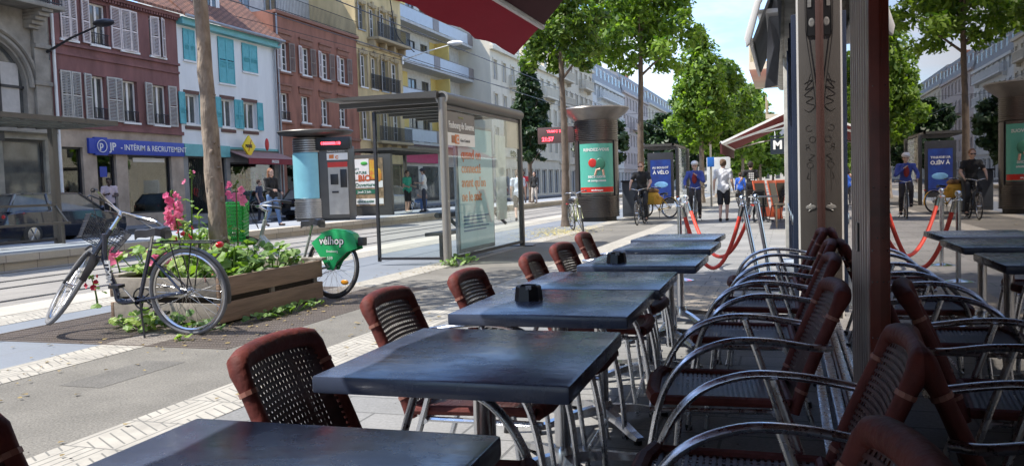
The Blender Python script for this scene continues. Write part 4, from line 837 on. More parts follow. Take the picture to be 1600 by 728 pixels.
def tree(label, x, y, trunk_h, crown_z0, crown_z1, cr, n, size, mt, r=.14, seed=1, shape='round', lean=(0, 0), z=0, limbs=9, bark=None, lp=1):
    rd = random.Random(seed); t = thing('street_tree', label, 'tree', (x, y, z), 0)
    H = crown_z1; b = MB(); pts = []
    K_ = 36
    for k in range(K_+1):
        q = k/K_; pts.append((lean[0]*q**lp+rd.uniform(-.007, .007)+.02*math.sin(q*9+seed), lean[1]*q**lp+rd.uniform(-.007, .007), H*.8*q))
    b.tube(pts, [r*(1.3 if k == 0 else 1.12 if k == 1 else 1-.68*k/K_)+rd.uniform(-.04, .07)*r for k in range(K_+1)], 14)
    if lp != 1:
        for k in range(26):
            q = rd.uniform(.08, .42); an = rd.uniform(-2.4, .6); p_k = Vector((lean[0]*q**lp, lean[1]*q**lp, H*.8*q)); rk = r*(1-.68*q); b.ball(p_k+Vector((math.cos(an), math.sin(an), 0))*rk*.80, rk*rd.uniform(.16, .38), (1, 1, rd.uniform(.6, 1.6)), n=8, m=6)
    clumps = []
    for k in range(limbs):
        q = k/(limbs-1); z0 = crown_z0-.3+(H*.75-crown_z0)*q; an = k*2.4+rd.uniform(-.3, .3)
        zz = crown_z0+(crown_z1-crown_z0)*(.12+.8*q); fq = (zz-crown_z0)/(crown_z1-crown_z0)
        prof = {'round': math.sin(PI*(.12+.82*fq))**.6, 'cone': (1.05-fq)*min(1, .45+3*fq), 'egg': math.sin(PI*(.18+.8*fq)**.8)**.7}[shape]
        rr = cr*max(.18, prof)*rd.uniform(.75, 1.05); u = z0/(H*.8)
        p0 = Vector((lean[0]*u, lean[1]*u, z0)); p1 = Vector((lean[0]+rr*.8*math.cos(an), lean[1]+rr*.8*math.sin(an), zz))
        b.tube([p0, (p0+p1)/2+Vector((0, 0, .15)), p1], [r*.35, r*.22, r*.08], 6)
    b.build('trunk', bark or M_bark, t)
    N_ = 64; clumps.append(((lean[0], lean[1], (crown_z0+crown_z1)/2), (cr*.7, cr*.7, (crown_z1-crown_z0)*.46)))
    for k in range(N_):
        fq = (k+.5)/N_; zz = crown_z0+(crown_z1-crown_z0)*fq
        prof = {'round': math.sin(PI*(.12+.82*fq))**.6, 'cone': (1.05-fq)*min(1, .45+3*fq), 'egg': math.sin(PI*min(1, (.18+.8*fq)**.8))**.7}[shape]
        prof = max(.1, prof); an = k*2.4+rd.uniform(-.5, .5); q = cr*prof*rd.uniform(.15, 1.0)**.7; rr = cr*(.13+.16*prof)*rd.uniform(.5, 1.3)
        clumps.append(((lean[0]+q*math.cos(an), lean[1]+q*math.sin(an), zz), (rr, rr, rr*.8)))
    leaves('crown', clumps, n, size, mt, t, seed); return t
tree('street tree with a bare pale trunk rising from the wooden planter', -5.72, 7.38, 2, 5.4, 9.5, 2.3, 7000, .09, M_leaf, r=.10, seed=3, lean=(-.55, .1), lp=1.6)
tree('leafy street tree just left of the advertising column', -6.15, 23.6, 3, 4.6, 8.8, 1.28, 10500, .085, M_leaf, r=.125, seed=5, shape='egg', bark=M_bark2)
tree('tall leafy street tree standing behind the black-shirted cyclist', -5.35, 32.2, 3, 5.6, 10.8, 2.05, 12500, .11, M_leaf2, r=.15, seed=8, shape='egg', lean=(.1, 0), bark=M_bark2)
tree('broad bright green conical tree past the far shelter', -4.4, 46.5, 2.5, 3.0, 9.6, 2.1, 13000, .14, M_leaf2, r=.17, seed=11, shape='cone')
tree('green street tree behind the broad conical tree', -4.6, 60, 2.5, 3.2, 9.4, 3.0, 9000, .19, M_leaf, r=.18, seed=13)
tree('green street tree with a dark trunk left of the walking man', -4.9, 76, 3, 3.6, 10.2, 3.2, 8000, .23, M_leaf2, r=.2, seed=15, bark=M_bark2)
tree('rounded light green tree directly above the walking man', -4.4, 92, 3, 3.5, 10.8, 3.3, 8000, .27, M_leaf2, r=.2, seed=17)
tree('furthest tree of the near row beside the striped awning', -3.4, 120, 3, 3.2, 9.6, 4.0, 6000, .36, M_leaf, r=.22, seed=19)
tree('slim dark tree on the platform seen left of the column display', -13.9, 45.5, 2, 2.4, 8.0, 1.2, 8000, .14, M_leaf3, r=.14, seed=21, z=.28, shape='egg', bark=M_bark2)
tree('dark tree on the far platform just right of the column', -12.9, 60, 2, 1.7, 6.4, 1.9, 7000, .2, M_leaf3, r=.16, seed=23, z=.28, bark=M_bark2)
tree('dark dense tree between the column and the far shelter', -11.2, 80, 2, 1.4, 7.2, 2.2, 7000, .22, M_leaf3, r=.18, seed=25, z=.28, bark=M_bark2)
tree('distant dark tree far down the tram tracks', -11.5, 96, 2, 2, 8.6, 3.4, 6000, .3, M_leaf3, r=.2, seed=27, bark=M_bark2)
for i, (x, y, h_, lb) in enumerate(((-5.5, 150, 11, 'small far tree of the near row, past the rounded one'), (-2.5, 175, 9, 'very distant tree low over the pavement'), (-9, 190, 12, 'very distant tree between the tram tracks'), (2.5, 205, 11, 'very distant tree at the end of the pavement'))):
    tree(lb, x, y, 3, 2.2, h_, 5, 3500, .5, M_leaf if i % 2 else M_leaf2, r=.25, seed=60+i, bark=M_bark2)
t = thing('distant_building', 'pale building closing the street at the far end', 'building', (-12, 262, 0)); b = MB(); b.box(-16, 30, 0, 8, 0, 13); b.build('wall', M_beige, t, smooth=False); b = MB(); b.prism([(-16.5, 13), (30.5, 13), (28, 17), (-14, 17)], 8, Matrix(((1, 0, 0, 0), (0, 0, 1, 0), (0, 1, 0, 0), (0, 0, 0, 1)))); b.build('roof', M_slateroof, t, smooth=False)
for k in range(15):
    for q in range(4): b = MB(); b.box(-15+3*k, -13.8+3*k, -.05, .02, 1.2+3*q, 3+3*q); b.build('window', M_pane, t, smooth=False)
# ------------------------------------------------------------------ planter with flowers
M_wood = mat('planter_wood', (.31, .21, .145), .8, var=.3, vs=3, bump=.5, bs=20, stretch=(.3, .3, 3)); M_woodg = mat('weathered_wood', (.36, .32, .27), .85, var=.3, vs=3, bump=.5, bs=20)
px0, px1, py0, py1 = -6.3, -5.05, 6.45, 8.22
t = thing('wooden_planter', 'slatted wooden planter box around the bare tree trunk, between the two parked bicycles', 'planter', ((px0+px1)/2, (py0+py1)/2, 0))
hx, hy = (px1-px0)/2, (py1-py0)/2
for z0 in (.03, .27):
    for s in (-1, 1):
        b = MB(); b.box(s*hx-.018, s*hx+.018, -hy-.02, hy+.02, z0, z0+.185); b.build('board', M_wood, t, bevel=.006)
        b = MB(); b.box(-hx+.02, hx-.02, s*hy-.018, s*hy+.018, z0, z0+.185); b.build('board', M_woodg, t, bevel=.006)
b = MB()
for sx in (-1, 1):
    for sy in (-1, 0, 1): b.box(sx*(hx-.06)-.035, sx*(hx-.06)+.035, sy*(hy-.06)-.035, sy*(hy-.06)+.035, 0, .46)
b.build('corner_posts', M_woodg, t, bevel=.004)
b = MB(); b.box(-hx-.04, hx+.04, hy-.02, hy+.09, .455, .485); b.box(-hx-.04, -hx+.08, -hy, hy, .455, .485); b.build('top_rail', M_woodg, t, bevel=.005)
b = MB(); b.box(-hx+.05, hx-.05, -hy+.05, hy-.05, .0, .36); b.build('soil', mat('soil', (.06, .045, .03), .95, bump=.8, bs=20), t, smooth=False)
def bigleaf(mb, c, nrm, size, rd):
    n_ = Vector(nrm).normalized(); a = n_.cross(Vector((rd.uniform(-1, 1), rd.uniform(-1, 1), .2))).normalized(); q = n_.cross(a); c = Vector(c)
    pts = []
    for k in range(9):
        an = 2*PI*k/9; rr = size*(1-.18*abs(math.sin(an*2.5)))*(.55 if k == 0 else 1); pts.append(c+(a*math.cos(an)+q*math.sin(an))*rr-n_*size*.18*(1 if k % 2 else .2))
    mb.add([c+n_*size*.05]+pts, [(0, i+1, (i+1) % 9+1) for i in range(9)])
def leafy(label, loc, spread, n, size, mt, seed, h=.25, name='leafy_plant'):
    rd = random.Random(seed); t = thing(name, label, 'plant', loc); b = MB(); s = MB()
    for k in range(n):
        an = rd.uniform(0, 2*PI); q = math.sqrt(rd.random()); x, y = spread[0]*q*math.cos(an), spread[1]*q*math.sin(an); z = rd.uniform(.05, h)*(1.25-q*.5)
        bigleaf(b, (x, y, z), (rd.uniform(-.6, .6), rd.uniform(-.8, .3), rd.uniform(.4, 1)), size*rd.uniform(.5, 1.2), rd)
        if k % 3 == 0: s.tube([(x*.4, y*.4, 0), (x*.8, y*.8, z*.6), (x, y, z)], .006, 4)
    b.build('leaves', mt, t, smooth=False); s.build('stems', mt, t); return t
M_mallow = leafmat('mallow_leaf', (.07, .15, .03), (.19, .30, .07), .4); M_mallow_l = leafmat('mallow_leaf_bright', (.14, .26, .04), (.30, .40, .09), .4)
def clump(P, n, sz, mt, lab, seed, h): return leafy(lab, P[0], P[1], n, sz, mt, seed, h)
clump(((-5.95, 6.85, .36), (.55, .35)), 110, .075, M_mallow_l, 'bright green mallow leaves in the front of the planter beside the bicycle saddle', 31, .42)
clump(((-5.4, 7.1, .36), (.33, .5)), 90, .075, M_mallow, 'broad green leaves spilling over the sunny side of the planter right of the trunk', 32, .34)
clump(((-5.45, 7.9, .36), (.4, .3)), 60, .07, M_mallow, 'low green leaves at the far right corner of the planter', 33, .28)
clump(((-6.25, 7.6, .36), (.35, .5)), 90, .075, M_mallow, 'dense green leaves behind the trunk at the back of the planter', 34, .5)
clump(((-5.15, 6.15, 0), (.36, .16)), 40, .05, M_mallow, 'weeds growing from the grate under the rear wheel of the dark bicycle', 35, .16)
clump(((-5.75, 6.2, 0), (.42, .16)), 50, .05, M_mallow_l, 'light green weeds at the foot of the planter behind the bicycle pedals', 36, .18)
clump(((-4.85, 7.3, 0), (.12, .8)), 60, .04, M_mallow, 'straggly weeds along the right foot of the planter', 37, .09)
clump(((-4.9, 5.75, 0), (.08, .06)), 5, .04, M_mallow_l, 'single tiny weed sprouting on the grate in front of the bicycle', 38, .04)
clump(((-5.0, 12.3, 0), (.22, .6)), 70, .045, M_mallow, 'small weeds at the foot of the nearest tram shelter post', 39, .14)
clump(((.02, 8.9, 0), (.1, .4)), 26, .05, M_mallow_l, 'yellow-green weeds by the cafe wall beyond the chairs', 40, .12)
clump(((-5.98, 7.25, .38), (.26, .2)), 70, .062, M_mallow_l, 'tall leafy mallow growth just left of the tree trunk', 51, .72)
clump(((-5.45, 7.4, .38), (.24, .2)), 50, .062, M_mallow, 'leafy mallow growth just right of the tree trunk', 52, .42)
M_pink = leafmat('petal_pink', (.66, .10, .24), (.82, .34, .48), .3)
M_pink.node_tree.nodes['Translucent BSDF'].inputs[0].default_value = (.8, .2, .36, 1)
for l_ in list(M_pink.node_tree.nodes['Translucent BSDF'].inputs[0].links): M_pink.node_tree.links.remove(l_); M_redp = mat('petal_red', (.55, .02, .06), .6)
def hollyhock(label, loc, h, n, mt, seed, lean=(0, 0), r=.055, top=.45):
    rd = random.Random(seed); t = thing('hollyhock', label, 'flower', loc); s = MB(); L_ = MB(); F = MB()
    P = lambda q: Vector((lean[0]*q*q, lean[1]*q*q, h*q)); s.tube([P(k/6) for k in range(7)], [.012-.0012*k for k in range(7)], 6)
    for k in range(n):
        q = 1-top+top*.92*k/max(1, n-1); c = P(q); an = rd.uniform(0, 2*PI); d = Vector((math.cos(an), math.sin(an)-.3, .1)); c = c+d*.055; rr = r*(1.15-.5*(q-(1-top))/top)
        m0 = Matrix.Translation(c) @ d.to_track_quat('Z', 'Y').to_matrix().to_4x4()
        m0 = m0 @ Matrix.Rotation(rd.uniform(-.5, .5), 4, 'X') @ Matrix.Rotation(rd.uniform(0, 6), 4, 'Z'); ring = []
        for j in range(20):
            a0 = 2*PI*j/20; q_ = rr*(1-.13*abs(math.cos(2.5*a0)))*rd.uniform(.94, 1.06); ring.append(m0 @ Vector((q_*math.cos(a0), q_*math.sin(a0), .55*rr+rr*.22*math.sin(a0*5)+rd.uniform(-.1, .1)*rr)))
        mid = [m0 @ Vector((rr*.5*math.cos(2*PI*j/20), rr*.5*math.sin(2*PI*j/20), .22*rr)) for j in range(20)]
        F.add([m0 @ Vector((0, 0, 0))]+mid+ring, [(0, j+1, (j+1) % 20+1) for j in range(20)]+[(j+1, j+21, (j+1) % 20+21, (j+1) % 20+1) for j in range(20)])
    for k in range(int(h*14)):
        q = rd.uniform(.05, .75); an = rd.uniform(0, 2*PI); c = P(q)+Vector((math.cos(an), math.sin(an), 0))*.09; bigleaf(L_, c, (math.cos(an)*.5, math.sin(an)*.5, 1), .055*(1.2-q), rd)
    for k in range(7): L_.ball(P(.94+.012*k)+Vector((rd.uniform(-.02, .02), rd.uniform(-.02, .02), 0)), .013, n=6, m=4)
    s.build('stem', M_mallow, t); L_.build('leaves', M_mallow, t, smooth=False); F.build('blossom', mt, t, smooth=False)
hollyhock('tall pink hollyhock with a full head of blossoms left of the tree trunk', (-6.05, 7.15, .36), .92, 17, M_pink, 41, (.0, -.1), .058, .4)
hollyhock('thin budding hollyhock stem rising against the trunk', (-5.95, 7.2, .36), 1.12, 2, M_pink, 42, (.05, 0), .03, .1)
hollyhock('pink hollyhock just right of the trunk at head height', (-5.6, 7.5, .36), 1.0, 6, M_pink, 43, (.05, -.05), .055, .2)
hollyhock('low pink hollyhock beside the bicycle handlebar grip', (-6.42, 6.7, .3), .42, 6, M_pink, 44, (-.1, 0), .06, .3)
hollyhock('small pink hollyhock just above the bicycle saddle', (-5.75, 6.6, .36), .32, 5, M_pink, 45, (-.12, 0), .06, .35)
hollyhock('red flower low in the planter left of the bicycle frame', (-6.5, 6.45, .15), .32, 5, M_redp, 46, (-.03, -.03), .028, .35)
hollyhock('small red flower beside the bicycle rear light', (-5.2, 6.55, .3), .18, 3, M_redp, 47, (.1, -.1), .022, .4)
hollyhock('deep pink hollyhock behind the trunk near the green basket', (-5.95, 7.0, .36), .55, 5, M_redp, 48, (.2, -.1), .035, .25)
# ------------------------------------------------------------------ cafe front on the right (glass in x = .28)
GX = .28
M_maroon = mat('maroon_frame', (.17, .034, .022), .3, 0, var=.3, vs=6, spec=.25); M_ribalu = mat('ribbed_aluminium', (.50, .42, .39), .35, .5, var=.15, vs=3)
M_pil = mat('grey_brown_shaded', (.062, .055, .050), .7, var=.1, vs=2); M_navy = mat('navy_paint', (.015, .025, .055), .4, var=.15); M_capw = mat('worn_plaster', (.60, .58, .52), .85, var=.25, vs=3, bump=.4, bs=15)  # awning shade on the pilaster is put into its base colour
M_floor_i = mat('interior_floor', (.07, .05, .04), .5)
t = bldg('cafe_building', 'tall cafe building on the right with large dark glass panes and maroon frames')
b = MB()
b.box(.30, 10, -40, 7.55, 3.15, 15); b.box(.02, 10, 7.55, 19, 3.0, 15); b.box(.30, 10, -40, -8, 0, 3.15)
b.build('wall', mat('cafe_wall', (.5, .46, .4), .9), t, smooth=False)
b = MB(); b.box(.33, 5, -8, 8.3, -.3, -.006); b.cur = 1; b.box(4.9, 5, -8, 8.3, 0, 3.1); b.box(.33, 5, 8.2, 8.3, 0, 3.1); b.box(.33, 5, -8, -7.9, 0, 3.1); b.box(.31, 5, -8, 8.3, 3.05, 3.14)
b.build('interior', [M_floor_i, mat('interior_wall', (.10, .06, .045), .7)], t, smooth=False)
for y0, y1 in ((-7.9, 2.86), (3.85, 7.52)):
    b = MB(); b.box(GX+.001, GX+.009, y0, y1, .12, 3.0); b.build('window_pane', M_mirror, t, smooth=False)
b = MB(); b.box(GX-.029, GX+.04, 2.86, 2.915, 0, 3.15); b.box(GX-.01, GX+.05, -8, 2.86, 3.0, 3.15); b.box(GX-.01, GX+.05, 2.98, 7.52, 3.0, 3.15)
b.box(GX-.005, GX+.04, -8, 2.86, .0, .10); b.box(GX-.005, GX+.04, 2.98, 7.5, 0, .10)
b.build('window_frame', M_maroon, t, bevel=.006)
b = MB(); b.box(GX-.03, GX+.04, 7.50, 7.56, 0, 3.15); b.build('window_frame', mat('shaded_maroon_frame', (.05, .018, .014), .5), t, bevel=.006)  # darker copy of the maroon, with shade put into the colour
b = MB()
for k in range(9): b.box(GX-.020, GX-.010, 2.94+.1*k, 2.965+.1*k, .0, 3.15)
b.box(GX-.012, GX+.02, 2.92, 3.84, 0, 3.15); al = b.build('sliding_track_post', M_ribalu, t, smooth=False)
b = MB(); b.box(GX-.024, GX-.009, 3.42, 3.52, .93, 1.04); b.build('latch_slot', M_black, al, smooth=False)
b = MB()
for z, dx in ((.88, .012), (.88, .035), (.70, .012), (.70, .035), (1.5, .02), (1.18, .02), (.98, .012), (1.02, .036)): b.ball((GX-.029+dx*.6, 2.858, z), .003, n=6, m=4)
b.build('screw', M_steel, t)
b = MB(); b.box(GX-.06, GX-.01, 2.99, 7.5, .0, .05); b.box(GX-.13, GX-.08, 2.99, 7.5, 0, .02); b.box(GX-.06, GX-.005, -8, 2.86, 0, .05); b.build('door_track', M_alu, t, bevel=.004)
# pilaster with graffiti
pl = MB(); pl.box(.115, GX+.1, 7.6, 8.05, 0, 3.05); p_ = pl.build('pilaster', M_pil, t, bevel=.008)
rd = random.Random(5); b = MB()
def scr(P, r=.0035): b.tube(spline([(.13+x*.13, 7.5985, z) for x, z in P], 6), r*.55, 5)
if 0: scr([(.25, 1.68), (.5, 1.72), (.7, 1.69), (.35, 1.62), (.8, 1.60), (.3, 1.53), (.7, 1.54), (.72, 1.47), (.28, 1.42)], .004); scr([(.3, 1.40), (.8, 1.43), (.78, 1.36), (.3, 1.33), (.75, 1.29), (.7, 1.23), (.35, 1.27)], .005); scr([(.35, 1.2), (.8, 1.22), (.5, 1.17), (.75, 1.12), (.55, 1.08)], .004)
for k in range(0): z = 2.0-.045*k; scr([(.15+.05*(k % 2), z), (.3, z+.02), (.5, z-.01), (.85-.1*(k % 3), z+.01), (.8, z-.03), (.4, z-.02), (.2, z-.04)], .0016)
scr([(.2, 2.02), (.7, 2.05), (.25, 1.97), (.8, 1.99), (.2, 1.92), (.75, 1.90), (.3, 1.86), (.85, 1.83), (.5, 1.78), (.2, 1.80)], .0022); scr([(.6, 2.10), (.4, 2.0), (.62, 1.95)], .0018); scr([(.5, 1.0+.1), (.52, 1.3)], .0012)
for k, (ch_, dx_, rr_) in enumerate((('C', .0, -.3), ('O', .012, .2), ('R', -.004, -.15), ('Z', .01, .25), ('O', .002, -.2), ('L', -.006, .3))):
    text(ch_, .085, M_ink, p_, Matrix.Translation((.165+dx_, 7.5985, 1.60-.078*k)) @ Matrix.Rotation(rr_, 4, 'Y') @ Matrix(((1, 0, 0, 0), (0, 0, -1, 0), (0, 1, 0, 0), (0, 0, 0, 1))), ext=.0006, name='graffiti_letter', bold=-.003)
b.build('graffiti', M_ink, p_)
b = MB(); b.tube(spline([(.17, 7.59, 3.0), (.172, 7.585, 2.55), (.18, 7.585, 2.4), (.225, 7.585, 2.05), (.26, 7.585, 1.7)], 8), .004, 6); b.build('cable', M_black, p_)
b = MB(); b.box(.18, .262, 7.59, 7.597, 2.42, 3.0); b.cur = 1; b.ball((.222, 7.59, 2.53), .024, (1, .1, 1.6)); b.box(.185, .225, 7.585, 7.59, 2.78, 2.86); b.box(.19, .22, 7.585, 7.59, 2.66, 2.72); b.build('sticker', [M_black, mat('worn_sticker', (.30, .29, .27), .7, vs=30, c2=(.1, .1, .1))], p_)
b = MB(); b.ball((.2, 7.597, .96), .036, (1.2, .08, .6)); b.cur = 1; scr([(.35, .97), (.6, .99), (.5, .94), (.8, .96), (.4, .93)], .006); b.build('torn_sticker', [mat('worn_sticker'), M_black], p_)
b = MB(); b.box(.098, .113, 7.605, 7.7, 0, 3.02); b.build('white_edge_strip', M_white, t, smooth=False)
# navy folded leaves and plaster band beyond
for i, (y, h, x0) in enumerate(((7.75, 2.64, .055), (8.6, 2.72, .045), (9.7, 2.75, .035), (11.0, 2.8, .025))):
    b = MB(); b.box(x0, .30, y, y+.07, .03, h); lf = b.build('folding_door_leaf', M_navy, t, bevel=.006)
    b = MB(); b.box(x0-.012, x0+.02, y+.02, y+.05, .8, .9); b.build('handle', M_steel, lf, bevel=.003)
b = MB(); b.box(.0, .3, 7.7, 19, 2.85, 3.1); b.box(-.02, .3, 12.0, 13.0, 0, 2.85); b.box(-.01, .3, 15.5, 19, 0, 2.85); b.build('plaster_band', M_capw, t, bevel=.01)
b = MB(); b.box(.02, .3, 13.0, 15.5, 0, .9); b.build('stall_riser', M_capw, t, smooth=False); b = MB(); b.box(.12, .15, 13.0, 15.5, .9, 2.85); b.build('window_pane', M_mirror, t, smooth=False)
b = MB(); b.box(-.06, .1, 8.3, 8.7, 0, .42); one('pavement_bin', b, mat('pale_box', (.45, .5, .55), .5), 'pale grey-blue service box low against the wall past the chairs', 'box', bevel=.012)
# rolled awning with its cover, hanging tarp and white canopy end
t2 = thing('rolled_awning', 'worn grey rolled awning with torn cover above the cafe wall', 'awning', (-.05, 7.9, 0))
b = MB(); b.tube([(0, y, 2.95+.01*math.sin(y*5)) for y in [k*.3 for k in range(30)]], [.085+.008*math.sin(k*1.7) for k in range(30)], 12); b.build('roll', M_capw, t2)
b = MB()
P = [(-.02, .1, 2.88), (-.09, .3, 2.7), (-.05, .35, 2.45), (-.12, .5, 2.2), (-.14, .62, 2.1), (-.03, .66, 2.12), (.0, .5, 2.5), (.02, .3, 2.85)]
b.add([Vector(p)+Vector((dx, 0, 0)) for dx in (0, .012) for p in P], [tuple(range(8)), tuple(range(8, 16))[::-1]]+[(i, (i+1) % 8, (i+1) % 8+8, i+8) for i in range(8)])
b.build('torn_cover', mat('tarp_grey', (.42, .44, .48), .7, var=.2), t2, smooth=False)
t2 = thing('white_awning', 'small white canopy end sticking out high above the pavement, top centre right', 'awning', (0, 7.9, 0))
b = MB(); b.prism([(-.02, 3.15), (-.15, 3.15), (-.345, 2.5), (-.33, 2.42), (-.295, 2.45), (-.20, 2.80)], .09, Matrix(((1, 0, 0, 0), (0, 0, 1, 0), (0, 1, 0, 0), (0, 0, 0, 1)))); b.build('end_panel', M_white, t2, bevel=.01)
b = MB(); b.box(-.23, -.05, .1, 2.4, 2.72, 2.76); b.box(-.30, -.27, .05, 2.4, 2.42, 2.50); b.build('front_rail', M_white, t2, bevel=.006)
b = MB(); b.add([(-.02, .08, 3.14), (-.28, .08, 2.48), (-.28, 2.4, 2.48), (-.02, 2.4, 3.14), (0, .08, 3.13), (-.26, .08, 2.47), (-.26, 2.4, 2.47), (0, 2.4, 3.13)], [(0, 1, 2, 3), (4, 7, 6, 5), (0, 4, 5, 1), (2, 6, 7, 3)]); b.build('fabric', mat('grey_fabric', (.3, .3, .3), .9), t2, smooth=False)
# big dark red awning overhead
t2 = thing('cafe_awning', 'large dark red cafe awning overhead with its valance hanging in the top centre', 'awning', (0, 0, 0))
M_awn = mat('awning_dark', (.10, .02, .025), .8, var=.1); M_val = mat('valance_red', (.075, .006, .012), .8, var=.25, vs=5, stretch=(1, .3, 1), bump=.3, bs=6)
mt, nt_ = M_val, M_val.node_tree; out = nt_.nodes['Material Output']; pb = nt_.nodes['Principled BSDF']; tl = nt_.nodes.new('ShaderNodeBsdfTranslucent'); tl.inputs[0].default_value = (.35, .01, .03, 1)
ms = nt_.nodes.new('ShaderNodeMixShader'); ms.inputs[0].default_value = .07; nt_.links.new(pb.outputs[0], ms.inputs[1]); nt_.links.new(tl.outputs[0], ms.inputs[2]); nt_.links.new(ms.outputs[0], out.inputs[0])
b = MB(); b.add([(-1.77, -9, 2.47), (.3, -9, 4.7), (.3, 6.24, 4.7), (-1.77, 6.24, 2.47), (-1.77, -9, 2.45), (.3, -9, 4.68), (.3, 6.24, 4.68), (-1.77, 6.24, 2.45)], [(0, 1, 2, 3), (4, 7, 6, 5), (3, 2, 6, 7), (0, 4, 5, 1)]); b.build('fabric', M_awn, t2, smooth=False)
b = MB(); n = 90; vs = []
for k in range(n+1):
    y = -9+15.24*k/n; w = .012*math.sin(y*9)+.006*math.sin(y*23)
    for j in range(5): q = j/4; vs.append((-1.79-.21*q+w*q, y, 2.45-.2*q+w*q*.5))
b.add(vs, [(k*5+j, k*5+j+1, (k+1)*5+j+1, (k+1)*5+j) for k in range(n) for j in range(4)]); b.build('valance', M_val, t2)
b = MB(); b.tube([(-1.78, -9, 2.445), (-1.78, 6.26, 2.445)], .022, 8); b.build('front_bar', M_white, t2)
b = MB(); b.bar((-1.76, 3.4, 2.42), (.25, 4.6, 3.4), .05, .05); b.build('folding_arm', M_white, t2, bevel=.006)
# buildings further along this side, all but edge-on
for y0, y1, h, wm, nm in ((19, 38, 14, M_cr, 'cream building on the cafe side beyond the striped awning'), (38, 70, 15.5, M_beige, 'beige building further along the cafe side'), (70, 150, 15, M_white_w, 'last pale building along the cafe side')):
    t = bldg('street_building', nm); b = MB(); holes = [(y0+1+3*j, y0+2.1+3*j, 4.4+3*k, 6.3+3*k) for j in range(int((y1-y0-1)/3)) for k in range(3)]
    m2 = MB(); facade_wall(m2, y0, y1, 0, h, holes, X=0); m2.v = [(.05-x if True else x, y, z) for x, y, z in m2.v]; m2.v = [(.05+(.05-x)*-1+.0 if False else x, y, z) for x, y, z in m2.v]; m2.build('wall', wm, t, smooth=False)
    for j in range(int((y1-y0-1)/3)):
        w = MB(); w.box(.25, .3, y0+1+3*j, y0+2.1+3*j, 4.4, 12.3); w.build('window', M_pane, t, smooth=False)
    b.box(-.9, .05, y0+4, y0+9, 4.1, 4.3); b.box(-.9, -.86, y0+4, y0+9, 4.3, 5.2); b.build('balcony', wm, t, smooth=False)
# striped awning, hanging sign
t = thing('striped_awning', 'open dark red awning with white struts on the right beyond the walking man', 'awning', (0, 20.3, 0))
b = MB(); b.add([(0, 0, 2.75), (-1.45, 0, 2.12), (-1.45, 5, 2.12), (0, 5, 2.75), (0, 0, 2.72), (-1.45, 0, 2.09), (-1.45, 5, 2.09), (0, 5, 2.72)], [(0, 3, 2, 1), (4, 5, 6, 7), (0, 1, 5, 4), (2, 3, 7, 6)]); b.build('fabric', mat('awning_red2', (.30, .03, .035), .8), t, smooth=False)
b = MB(); b.box(-1.48, -1.44, 0, 5, 1.84, 2.12); b.build('valance', mat('awning_dark'), t, smooth=False)
b = MB()
for y in (.05, 4.9): b.bar((0, y, 2.38), (-.75, y+.2, 2.28), .03, .03); b.bar((-.75, y+.2, 2.28), (-1.43, y, 2.1), .03, .03)
b.bar((-.02, -.02, 2.72), (-1.45, -.02, 2.09), .03, .05); b.bar((-.02, .1, 2.5), (-1.4, .1, 2.06), .03, .05); b.tube([(-1.45, 0, 2.1), (-1.45, 5, 2.1)], .04, 8); b.build('strut', M_white, t, smooth=False)
t = thing('hanging_sign', 'small square black hanging sign with a white letter M', 'sign', (0, 19.7, 0)); b = MB(); b.box(-.33, -.0, -.03, .03, 1.76, 2.12); b.bar((.1, 0, 2.16), (-.35, 0, 2.16), .03, .03); b.build('board', mat('sign_black', (.012, .02, .03), .35), t, smooth=False); text('M', .26, M_white, t, plane_y(-.275, -.034, 1.88), bold=.012)
# ------------------------------------------------------------------ tables
M_table = mat('table_top', (.062, .078, .125), .26, 0, var=.12, vs=1.2, bump=.14, bs=7, stretch=(1, 2.5, 1)); 
def rough_var(mt, lo, hi, sc):
    t = mt.node_tree; b = t.nodes['Principled BSDF']; n = N(t, 'TexNoise', Scale=sc, Detail=7.0, Roughness=.65); tcn = N(t, 'TexCoord'); t.links.new(tcn.outputs['Object'], n.inputs['Vector'])
    r = N(t, 'MapRange'); r.inputs['From Min'].default_value = .35; r.inputs['From Max'].default_value = .65; r.inputs['To Min'].default_value = lo; r.inputs['To Max'].default_value = hi; t.links.new(n.outputs[0], r.inputs[0]); t.links.new(r.outputs[0], b.inputs['Roughness'])
rough_var(M_table, .16, .32, 9); rough_var(M_alu, .2, .38, 25)
TW, TD, TH = .70, .745, .74
t = thing('cafe_table', 'nearest square blue-black cafe table, cut off by the bottom edge', 'table', (-.87, 1.115, 0), .03, 'square cafe tables along the terrace')
b = MB(); b.box(-TW/2, TW/2, -TD/2, TD/2, TH-.048, TH); b.build('table_top', M_table, t, bevel=.011)
b = MB(); b.lathe([(.033, .07), (.033, TH-.06), (.06, TH-.058), (.06, TH-.05)], n=24)
b.build('column', M_steel, t); b = MB(); b.box(-.2, .2, -.025, .025, TH-.058, TH-.0475); b.box(-.025, .025, -.2, .2, TH-.0575, TH-.0485); b.build('top_plate', M_dark, t, smooth=False)
b = MB(); b.lathe([(.0, .13), (.045, .13), (.052, .11), (.052, .045), (0, .045)], n=20)
for k in range(4):
    M = Matrix.Rotation(k*PI/2+R(38), 4, 'Z'); pts = [(.03, .105), (.18, .085), (.32, .05), (.385, .038)]
    for i in range(3):
        (x0, z0), (x1, z1) = pts[i], pts[i+1]; w0, w1 = .026, .026
        vs = [M @ Vector(v) for v in ((x0, -w0, z0-.045+.01*i), (x0, w0, z0-.045+.01*i), (x0, w0*.7, z0), (x0, -w0*.7, z0), (x1, -w1, z1-.035+.01*i), (x1, w1, z1-.035+.01*i), (x1, w1*.7, z1), (x1, -w1*.7, z1))]
        b.add(vs, [(0, 1, 2, 3), (7, 6, 5, 4), (0, 4, 5, 1), (1, 5, 6, 2), (2, 6, 7, 3), (3, 7, 4, 0)])
b.build('foot', M_steel, t); b = MB()
